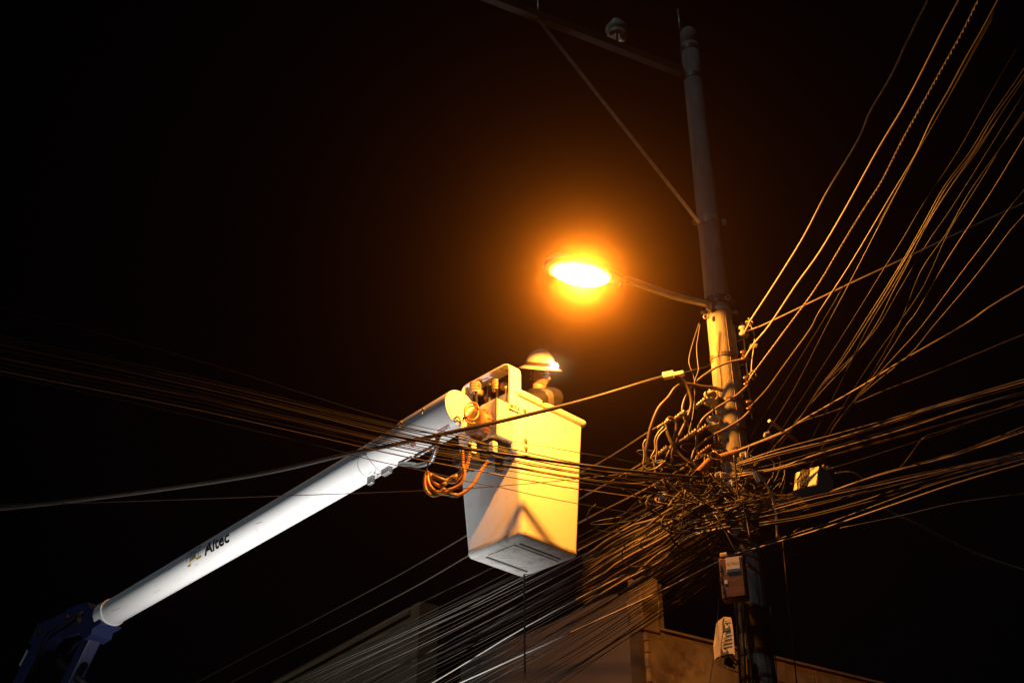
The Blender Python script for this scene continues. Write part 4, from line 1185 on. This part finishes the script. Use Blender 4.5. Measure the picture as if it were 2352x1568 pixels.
loop([(1712, 824), (1690, 828), (1665, 835), (1634, 850), (1594, 881), (1574, 912), (1567, 943), (1576, 969), (1588, 985)], 0.0085, 'tanc', 'tan wire curving across the pole above the others')
loop([(1718, 884), (1695, 905), (1665, 925), (1644, 938), (1616, 960), (1602, 987), (1600, 1024), (1606, 1052)], 0.0085, 'tanc', 'tan wire curving across the middle of the pole')
loop([(1722, 944), (1700, 964), (1665, 985), (1631, 1003), (1598, 1029), (1588, 1055)], 0.0085, 'tanc', 'tan wire curving across the lower end of the lit pole')
def zz6(pairs): return [(1378.1 + x * 0.1831, 803.9 + y * 0.1831) for x, y in pairs]
loop(zz6([(800, 960), (730, 1040), (690, 1130), (695, 1240), (645, 1340), (670, 1400), (690, 1500), (690, 1560)]), 0.007, 'tanc', 'left one of the two pale wires hanging side by side', 7.8, 7.8)
loop(zz6([(840, 980), (760, 1050), (715, 1140), (715, 1270), (700, 1370), (720, 1420), (800, 1390)]), 0.007, 'tanc', 'right one of the two pale wires hanging side by side', 7.8, 7.8)
loop(zz6([(580, 1120), (545, 1180), (555, 1320), (545, 1440), (590, 1500), (690, 1490), (760, 1440), (820, 1390)]), 0.007, 'tanc', 'pale wire hooked below the two hanging pale wires', 7.8, 7.8)
loop([(1606, 742), (1600, 760), (1592, 785), (1584, 815), (1583, 835), (1592, 860), (1596, 885), (1594, 930), (1590, 960), (1580, 1000)], 0.0032, 'greyc', 'left one of the two hair thin wires dangling beside the pole', 7.85, 7.85)
loop([(1608, 745), (1603, 775), (1600, 800), (1603, 835), (1604, 850), (1596, 875), (1594, 900)], 0.0032, 'greyc', 'right one of the two hair thin wires dangling beside the pole', 7.85, 7.85)
loop([(1560, 860), (1590, 850), (1620, 843), (1640, 828)], 0.003, 'greyc', 'faint thin tie wire from the wedge clamp back to the pole', 7.82, 7.9)
# dead-ended conductors going down left behind the bucket
ends = [([(1625, 920), (1607, 928), (1570, 950), (1530, 970), (1488, 993), (1378, 1062), (1205, 1150), (919, 1318), (574, 1502), (200, 1700)], [7.9, 7.98, 8.25, 8.6, 8.95, 9.8, 11.0, 13.0, 16.0, 19.0], 'upper one of three single conductors passing behind the bucket'),
        ([(1630, 980), (1600, 992), (1587, 998), (1524, 1035), (1444, 1082), (1330, 1145), (1100, 1262), (919, 1365), (574, 1544), (200, 1740)], [7.9, 8.0, 8.1, 8.65, 9.2, 10.0, 11.6, 13.0, 16.0, 19.0], 'middle one of three single conductors passing behind the bucket'),
        ([(1640, 1036), (1594, 1058), (1561, 1080), (1470, 1130), (1340, 1195), (1137, 1300), (919, 1408), (640, 1558), (300, 1740)], [7.9, 8.1, 8.35, 9.0, 9.9, 11.3, 13.0, 15.4, 18.0], 'lower one of three single conductors passing behind the bucket')]
for px, Ys, lb in ends:
    wire([at(x, y, Y) for (x, y), Y in zip(px, Ys)], 0.0085, 'midc', lb, 'single conductors passing behind the bucket', 5)
for x, y, Y, lb in ((1607, 927, 7.86, 'metal dead end clamp below the upper left insulator'), (1560, 955, 7.86, 'crimped sleeve on the upper single conductor'), (1587, 998, 7.86, 'coiled grip on the middle single conductor'), (1610, 988, 7.86, 'metal shackle by the middle left insulator'), (1522, 1036, 7.86, 'lumpy splice on the middle single conductor'), (1618, 1035, 7.86, 'metal shackle by the lower left insulator'), (1524, 975, 7.86, 'split bolt connector on the upper single conductor')):
    m = MB(); c = at(x, y, Y); dr = V((-0.75, 0.35, -0.45)).normalized()
    for k in range(5):
        m.lathe(c + dr * 0.022 * (k - 2), dr + V((rnd.uniform(-.3, .3), 0, rnd.uniform(-.3, .3))), [(-0.010, 0.010), (-0.006, 0.018 + 0.006 * rnd.random()), (0.006, 0.017), (0.010, 0.009)], 8, smooth=False)
    m.box(c + V((0.02, 0, 0.012)), 0.02, 0.02, 0.035, None, 0.003)
    m.build('line_clamp', M['rust'] if 'shackle' in lb else M['channel'], None, lb, 'line clamp')

# the big lower-left bundle
GLL = 'bundle of cables slanting down to the lower left'
N = 64
for i in range(N):
    t = (i + rnd.uniform(-0.3, 0.3)) / (N - 1)
    t = min(1, max(0, t))
    rx, ry = 1575 + 105 * t + rnd.uniform(-12, 12), 1112 + 182 * t + rnd.uniform(-8, 8)
    cl = (t * 6) % 1
    bx = 640 + 640 * t + rnd.uniform(-30, 30) - 26 * math.sin(t * 19)
    zz_ = 5.58 - 0.82 * t
    r = rnd.choice([0.002, 0.0025, 0.003, 0.0032, 0.004, 0.0055])
    mt = rnd.choice(['greyc', 'greyc', 'black', 'black', 'brownc', 'greyc', 'brownc'])
    f = lambda k: (rx + (bx - rx) * k, ry + (1568 - ry) * k)
    sag = rnd.uniform(2, 12)
    px = [(rx + 40, ry - 18)] + [(f(k)[0], f(k)[1] + sag * 4 * k * (1 - k) + rnd.uniform(-1.5, 1.5)) for k in (0, 0.2, 0.4, 0.6, 0.8, 1.0)] + [f(1.5)]
    wire(on_z(px, zz_, zz_ - 0.1), r, mt, 'strand of the dense cable bundle slanting down to the lower left', GLL, 3, n=5, wob=0.004)
wire(on_z([(1665, 1281), (1503, 1364), (1350, 1434), (1208, 1499), (1055, 1568), (800, 1680)], 4.72), 0.0062, 'aluw', 'bright white wire lowest across the hanging line at the bottom', GLL + ' bright', 4)
wire(on_z([(1640, 1200), (1470, 1300), (1208, 1438), (992, 1568), (760, 1700)], 4.95), 0.0058, 'aluw', 'bright white wire reaching the bottom edge left of the hanging line', GLL + ' bright', 4)
for px, z_, lb in (([(1625, 1150), (1560, 1190), (1500, 1225), (1440, 1262), (1390, 1292)], 5.15, 'orange lit twisted strand nearest the splice tag'), ([(1690, 1205), (1610, 1252), (1540, 1293), (1470, 1335), (1420, 1365)], 4.95, 'orange lit twisted strand lowest in the bundle'), ([(1660, 1185), (1600, 1222), (1520, 1268), (1450, 1310)], 5.05, 'twisted silver strand in the middle of the bundle')):
    wire(on_z(px, z_), 0.016, 'tanc', lb, None, 6, twist=True)
# cables bundled thickly near the knot
for i in range(16):
    t = i / 15
    px = [(1660 + rnd.uniform(-10, 40), 1120 + 90 * t), (1600 - 20 * t, 1130 + 110 * t + rnd.uniform(-8, 8)), (1520, 1178 + 105 * t + rnd.uniform(-10, 10)), (1440, 1222 + 110 * t + rnd.uniform(-10, 10)), (1340, 1280 + 110 * t)]
    wire(on_z(px, 5.3 - 0.4 * t), 0.012, rnd.choice(['greyc', 'brownc', 'tanc']), 'thick lashed cable in the slanting bundle next to the tangle', 'thick lashed cables beside the tangle', 4, n=6, wob=0.01)

# tangle round the pole: nobody could count these turns
m = MB()
def ptang():
    return None
for i in range(165):
    cx, cy = rnd.gauss(1648, 78), rnd.gauss(1146, 46)
    Y = rnd.uniform(7.78, 8.14)
    c = at(cx, cy, Y)
    R0 = rnd.choice((rnd.uniform(0.03, 0.10), rnd.uniform(0.08, 0.30)))
    a0_ = rnd.uniform(0, 6.28); sp = rnd.uniform(2.5, 6.5)
    tl = V((rnd.choice((-1, 1)) * rnd.uniform(.3, 1), rnd.uniform(-0.4, 0.4), rnd.uniform(-0.45, 0.45))).normalized()
    u = tl; v_ = tl.cross(V((rnd.uniform(-.3, .3), 1, rnd.uniform(-.3, .3)))).normalized()
    k = rnd.uniform(0.08, 0.6)
    dj = rnd.choice((-1, 1))
    pts = [c + u * (R0 * math.cos(a0_ + sp * j / 12)) + v_ * (R0 * k * math.sin(a0_ + sp * j / 12)) + tl * (0.006 * j * dj) for j in range(13)]
    m.tube(smooth_path(pts, 2), rnd.choice([0.0035, 0.0045, 0.006, 0.0075]), 5)
m.build('cable_tangle', M['black'], None, 'dense tangle of looped cables wrapped round the pole', 'cable tangle', None, 'stuff', normals=False)
m = MB()
for i in range(60):
    cx, cy = rnd.gauss(1660, 70), rnd.gauss(1140, 45)
    c = at(cx, cy, rnd.uniform(7.6, 7.9))
    d_ = V((rnd.uniform(-1, 1), rnd.uniform(-.2, .2), rnd.uniform(-.5, .7))).normalized() * rnd.uniform(0.03, 0.20)
    m.tube(smooth_path([c - d_, c + V((0, 0, rnd.uniform(-.03, .02))), c + d_], 4), rnd.choice([0.003, 0.004, 0.006]), 5)
m.build('cable_tangle', M['midc'], None, 'pale short wire ends poking out of the tangle on the pole', 'wire ends', None, 'stuff', normals=False)
m = MB()
for i in range(120):
    t = rnd.random()
    x = 1690 + 150 * t; y = 1160 + rnd.uniform(-20, 34) - 6 * t
    c = at(x, y, 7.75 + rnd.uniform(-.1, .1))
    d_ = V((0.9, rnd.uniform(-.2, .2), 0.12 + rnd.uniform(-.12, .2))).normalized() * rnd.uniform(0.05, 0.18)
    m.tube(smooth_path([c - d_, c + V((0, 0, rnd.uniform(-.015, .01))), c + d_], 3), rnd.choice([0.003, 0.004, 0.006]), 5)
m.build('cable_tangle', M['midc'], None, 'fraying mat of wires between the pole and the black splice box', 'wire mat', None, 'stuff', normals=False)
# coil loops right of the pole
for k, (px, r) in enumerate((([(250, 690), (285, 705), (310, 740), (312, 780), (300, 820), (285, 850)], 0.006), ([(150, 740), (200, 700), (250, 710), (258, 750), (250, 790), (235, 830)], 0.006), ([(80, 870), (110, 890), (160, 885), (210, 850), (240, 800)], 0.007), ([(75, 850), (72, 900), (85, 940), (130, 945), (190, 920), (240, 860)], 0.008))):
    wire([at(x, y, 7.7) for x, y in q8(px)], r, 'brownc', ('outer small brown loop right of the pole above the splice box', 'inner small brown loop right of the pole', 'shallow upper brown loop hanging at the right of the tangle', 'deep lower brown loop hanging at the right of the tangle')[k], 'loops of cable right of the pole', 6, n=7)
# tagged cable coming down from the box
wire([at(x, y, 7.62) for x, y in q8([(105, 690), (140, 735), (190, 800), (235, 865), (262, 950), (272, 1030), (273, 1118)])], 0.011, 'tanc', 'tan tagged cable curving down to the lowest bright cable', None, 6, n=8)
m = MB(); m.box(at(1737, 1094, 7.58), 0.028, 0.004, 0.085, (V((0.96, 0, 0.28)), V((0, 1, 0)), V((-0.28, 0, 0.96))), 0.0); tg = m.build('cable_tag', M['tagtext'], None, 'small white tag hanging on the tan tagged cable', 'cable tag')
m = MB()
for k in range(5): m.box(at(1737, 1094, 7.575) + V((0.002, -0.0, 0.028 - 0.014 * k)), 0.018, 0.0015, 0.004, (V((0.96, 0, 0.28)), V((0, 1, 0)), V((-0.28, 0, 0.96))))
m.build('tag_print', M['greyink'], tg)
# drop wires to the ground
for px, r, lb, z_ in (([(1797, 1232), (1806, 1330), (1818, 1450), (1830, 1568), (1842, 1700)], 0.005, 'grey drop wire right of the pole below the flat bands', 8.3), ([(1768, 1392), (1778, 1450), (1782, 1520), (1786, 1600)], 0.004, 'thin drop wire hugging the right side of the pole', 7.95), ([(1655, 1300), (1650, 1400), (1640, 1500), (1625, 1600)], 0.003, 'faint drop wire left of the brown cabinet', 8.2)):
    wire([at(x, y, z_) for x, y in px], r, 'greyc', lb, None, 5, name='drop_wire', cat='wire')
# cables clinging to the pole below the tangle
for i in range(3):
    ang = -2.75 + 0.24 * i
    pts = [V((PX + (pr(z) + 0.02) * math.cos(ang + 0.2 * math.sin(z * 3 + i)), PY_ + (pr(z) + 0.02) * math.sin(ang + 0.2 * math.sin(z * 3 + i)), z)) for z in [5.2 - 0.13 * k for k in range(14)]]
    wire(pts, 0.009, 'black', 'black riser cable clinging to the pole below the tangle', 'black riser cables on the pole', 3, n=6)
# small boxes, tags and cabinets ------------------------------------------------
fc = V((0, -1, 0))
# brown cabinet with sticker
CX = V((0.94, -0.35, 0)).normalized(); CY = V((-0.35, -0.94, 0)).normalized()
cab = empty('cabinet', 'brown telecom cabinet with white sticker hanging on the pole', 'cabinet', loc=at(1685, 1378, 7.60))
cc = at(1686, 1331, 7.60)
m = MB(); m.box(cc, 0.165, 0.10, 0.285, (CX, -CY, ZU), 0.006); m.build('case', M['brownbox'], cab)
m = MB(); m.box(cc + CY * 0.054 + V((0, 0, -0.002)), 0.150, 0.010, 0.27, (CX, -CY, ZU), 0.004); m.build('door', M['brownbox'], cab)
m = MB(); sc_ = cc + CY * 0.0605 + CX * 0.012 + ZU * 0.085
m.box(sc_, 0.092, 0.002, 0.105, (CX, -CY, ZU)); stk = m.build('sticker', M['sticker'], cab)
def flat_text(s, size, c, ax, up, mt, parent, name='lettering', bold=0.0, shear=0.0):
    vs, fs = text_mesh(s, size, shear, bold, 'CENTER')
    my = (max(v.y for v in vs) + min(v.y for v in vs)) / 2
    m = MB(); m.faces([V(c) + ax * v.x + up * (v.y - my) for v in vs], fs)
    return m.build(name, M[mt], parent, normals=False)
flat_text('ACPnet', 0.026, sc_ + CY * 0.0025 + ZU * 0.008, CX, (ZU + CX * 0.05).normalized(), 'ink', stk, shear=0.15)
m = MB()
for z_ in (-0.033, -0.048): m.box(sc_ + CY * 0.002 + ZU * z_, 0.085, 0.0015, 0.003, (CX, -CY, ZU))
for x_ in (-0.04, -0.014, 0.012, 0.040): m.box(sc_ + CY * 0.002 + ZU * (-0.0405) + CX * x_, 0.004, 0.0015, 0.016, (CX, -CY, ZU))
m.build('sticker_border', M['ink'], stk)
m = MB(); m.box(cc + CY * 0.060 - CX * 0.045 - ZU * 0.03, 0.020, 0.003, 0.026, (CX, -CY, ZU)); m.build('small_sticker', M['sticker'], cab)
for z_, e_ in ((0.07, -0.070), (-0.08, -0.066), (-0.005, -0.075)):
    m = MB(); m.box(cc + CY * 0.060 + CX * e_ + ZU * z_, 0.014, 0.008, 0.045, (CX, -CY, ZU), 0.003); m.build('latch', M['dark'], cab)
m = MB(); m.box(cc + CY * 0.03 - CX * 0.045 + ZU * 0.165, 0.05, 0.05, 0.03, (CX, -CY, ZU), 0.006); m.build('cable_gland', M['paleplate'], cab)
# beige ribbed enclosure
def qe(x, y, Y=7.64): return at(1630.8 + x * 0.0806, 1401 + y * 0.0806, Y + 0.05 - 0.12 * (x - 175) / 530)
enc = empty('terminal_box', 'beige slotted terminal cover hanging left of the pole', 'terminal box', loc=qe(450, 1330))
m = MB(); m.prism([qe(*p) for p in ((400, 180), (600, 195), (650, 480), (690, 990), (705, 1280), (640, 1220), (500, 1245), (300, 1290), (300, 1000), (360, 560), (340, 340))], V((0.01, 0.05, 0))); m.build('front_cover', M['enclosure'], enc)
m = MB(); m.prism([qe(*p, 7.635) for p in ((400, 180), (345, 345), (365, 560), (305, 1000), (300, 1290), (205, 1330), (175, 950), (230, 500), (260, 280))], V((-0.01, 0.06, 0))); m.build('side_cover', M['enclosure'], enc)
for p in (((410, 525), (555, 470), (575, 545), (430, 605)), ((420, 665), (600, 632), (600, 642), (425, 692)), ((395, 780), (610, 742), (612, 752), (395, 812)), ((370, 890), (615, 850), (618, 860), (362, 922)), ((350, 1000), (610, 955), (612, 965), (350, 1020)), ((300, 1215), (505, 1160), (500, 1240), (320, 1285)), ((400, 300), (570, 280), (572, 290), (400, 315)), ((345, 345), (395, 345), (400, 540), (360, 570)), ((300, 1070), (335, 1060), (335, 1190), (300, 1200)), ((530, 380), (550, 420), (560, 480), (535, 470)), ((480, 1060), (500, 1100), (505, 1160), (480, 1170))):
    m = MB(); m.prism([qe(*q, 7.632) for q in p], V((0, 0.004, 0))); m.build('slot', M['slot'], enc)
for q in ((485, 402), (437, 1100)):
    m = MB(); m.lathe(qe(*q, 7.632), (0, -1, 0), [(0, 0.006), (0.004, 0.005)], 8, smooth=False); m.build('screw', M['dark'], enc)
m = MB()
for k in range(16):
    c = qe(rnd.uniform(430, 760), rnd.uniform(1310, 1560), 7.78)
    m.tube(smooth_path([c, c + V((rnd.uniform(-.04, .04), rnd.uniform(-.02, .02), rnd.uniform(-.03, .03))), c + V((rnd.uniform(-.05, .05), 0, rnd.uniform(-.05, .05)))], 4), 0.005, 5)
m.build('wire_tails', M['black'], enc)
# black splice box with pale plates
def qs(x, y, Y): return at(1808.8 + x * 0.07325, 1045 + y * 0.07325, Y)
spl = empty('splice_box', 'black splice box with two pale yellow plates among the right hand cables', 'splice box', loc=qs(800, 1300, 7.6))
SXx = V((0.80, -0.60, 0)); SYy = V((0.60, 0.80, 0)); 
# lit face looks towards the lamp (left); dark face towards the camera's right
fa, fb_, fc_, fd_ = qs(250, 560, 7.66), qs(1010, 360, 7.46), qs(910, 925, 7.46), qs(180, 1110, 7.66)
m = MB()
back = V((0.20, 0.16, 0.0))
m.prism([fa, fb_, fc_, fd_], back)
m.build('case', M['bluebox'], spl)
m = MB(); m.prism([qs(*p, 7.44) for p in ((1012, 366), (1120, 400), (1330, 560), (1460, 860), (1380, 1150), (900, 1360), (540, 1440), (300, 1200), (250, 1115), (560, 1040), (912, 930))], V((0.10, 0.16, 0))); m.build('case_end', M['bluebox'], spl)
nrm = (fb_ - fa).cross(fd_ - fa).normalized()
if nrm.dot(V((-1, -1, 0))) < 0: nrm = -nrm
def plate(ps, name, mt, off):
    m = MB(); 
    def on_face(x, y):
        r = ray(1808.8 + x * 0.07325, 1045 + y * 0.07325)
        t = (fa - CAM).dot(nrm) / r.dot(nrm)
        return CAM + r * t
    m.prism([on_face(*p) + nrm * off for p in ps], -nrm * 0.006)
    return m.build(name, M[mt], spl)
plate([(730, 430), (1010, 362), (910, 910), (632, 1000)], 'pale_plate', 'paleplate', 0.008)
plate([(320, 552), (428, 528), (400, 640), (330, 740), (285, 775)], 'pale_plate', 'paleplate', 0.008)
plate([(255, 910), (318, 850), (335, 1060), (310, 1090), (225, 1110)], 'pale_plate', 'paleplate', 0.008)
for k in range(5):
    m = MB()
    def on_face(x, y):
        r = ray(1808.8 + x * 0.07325, 1045 + y * 0.07325); t = (fa - CAM).dot(nrm) / r.dot(nrm); return CAM + r * t
    x0_ = 470 + 46 * k
    m.tube(smooth_path([on_face(x0_ + 60, 470) + nrm * 0.014, on_face(x0_ + 20, 700) + nrm * 0.018, on_face(x0_ + 10, 850) + nrm * 0.018, on_face(x0_ - 30, 1010) + nrm * 0.012], 4), 0.0045, 6)
    m.build('strapped_wire', M['brownc'], spl)
m = MB(); m.lathe(qs(1100, 380, 7.5), V((0.6, 0.4, 0.6)), [(0, 0.012), (0.02, 0.012)], 8, smooth=False); m.lathe(qs(1220, 430, 7.55), V((0.6, 0.4, 0.6)), [(0, 0.012), (0.03, 0.012)], 8, smooth=False); m.build('cable_gland', M['paleplate'], spl)
# small junction box near the pole
jb = empty('junction_box', 'small grey junction box with pale lid right of the pole', 'junction box', loc=at(1765, 1010, 7.7))
m = MB(); m.box(at(1768, 1005, 7.7), 0.07, 0.06, 0.045, (V((0.9, 0, -0.43)), V((0, 1, 0)), V((0.43, 0, 0.9))), 0.006); m.build('case', M['greyc'], jb)
m = MB(); m.box(at(1761, 997, 7.69), 0.045, 0.05, 0.02, (V((0.9, 0, 0.3)), V((0, 1, 0)), V((-0.3, 0, 0.9))), 0.005); m.build('lid', M['paleplate'], jb)
# pale clamp blocks at the foot of the lit pole
for x, y, lb in ((1707, 1044, 'pale metal clamp block at the foot of the lit pole'), (1675, 1110, 'shiny bolt pair in the tangle below the pole'), (1650, 1090, 'pale crushed clip left of the shiny bolt pair')):
    m = MB(); c = at(x, y, 7.62)
    m.box(c, 0.05, 0.04, 0.03, (V((0.9, 0, 0.3)), V((0, 1, 0)), V((-0.3, 0, 0.9))), 0.006); m.box(c + V((0.02, -0.015, -0.015)), 0.02, 0.03, 0.04, None, 0.004); m.build('clamp_block', M['paleplate'], None, lb, 'clamp')
# coil spring shaped splice protectors
for (x0_, y0_), (x1_, y1_), lb in (((1655, 1052), (1694, 1040), 'dark ribbed coil of preformed wire across the foot of the lit pole'), ((1605, 1086), (1632, 1058), 'brown ribbed coil of preformed wire left of the pole foot')):
    a_, b_ = at(x0_, y0_, 7.72), at(x1_, y1_, 7.72); ax_ = (b_ - a_).normalized(); u_ = ax_.orthogonal().normalized(); v_ = ax_.cross(u_)
    m = MB(); m.tube([a_.lerp(b_, i / 110) + u_ * (0.028 * math.cos(i * 0.8)) + v_ * (0.028 * math.sin(i * 0.8)) for i in range(111)], 0.005, 5)
    m.build('wire_coil', M['rust'], None, lb, 'wire coil')
# maroon tag on the slanting bundle, reading SETEL
tc_ = at(1518, 1146, 7.95); 
TX = (at(1530, 1140, 7.95) - at(1505, 1152, 7.95)).normalized(); TZ = V((0, -1, 0)); TY = TX.cross(TZ).normalized()
if TY.z < 0: TY = -TY
m = MB(); m.box(tc_, 0.125, 0.006, 0.062, (TX, V((0, 1, 0)), TY)); tgo = m.build('cable_tag', M['tagplate'], None, 'maroon tag with white letters on the slanting cable bundle', 'cable tag')
flat_text('SETEL', 0.040, tc_ + V((0, -0.006, 0)) + TY * 0.008 - TX * 0.012, TX, TY, 'tagtext', tgo, bold=0.001)
m = MB(); m.box(tc_ + V((0, -0.005, 0)) - TY * 0.018 + TX * 0.018, 0.055, 0.002, 0.010, (TX, V((0, 1, 0)), TY)); m.build('tag_print', M['tagtext'], tgo)
# dark sleeve on the bundle
a_, b_ = atz(1455, 1327, 5.0), atz(1432, 1340, 5.0)
m = MB(); a_, b_ = at(1480, 1312, 9.2), at(1455, 1326, 9.3); m.tube([a_, b_], 0.022, 10); m.build('cable_sleeve', M['black'], None, 'short black sleeve on the lower cable bundle', 'cable sleeve')

# ------------------------------------------------------------------ night haze round everything, tinted orange; also stands in for the lamp's lens bloom
hm = bpy.data.materials.new('haze'); hm.use_nodes = True
hn = hm.node_tree.nodes; hl = hm.node_tree.links
for n_ in list(hn):
    if n_.type != 'OUTPUT_MATERIAL': hn.remove(n_)
pv = hn.new('ShaderNodeVolumePrincipled')
pv.inputs['Color'].default_value = (1.0, 0.62, 0.26, 1)
pv.inputs['Density'].default_value = 0.0094
pv.inputs['Anisotropy'].default_value = 0.991
hl.new(pv.outputs[0], [n_ for n_ in hn if n_.type == 'OUTPUT_MATERIAL'][0].inputs['Volume'])
m = MB(); m.box((0, 10, 5.5), 150, 150, 13)
m.build('haze', hm, kind='stuff')
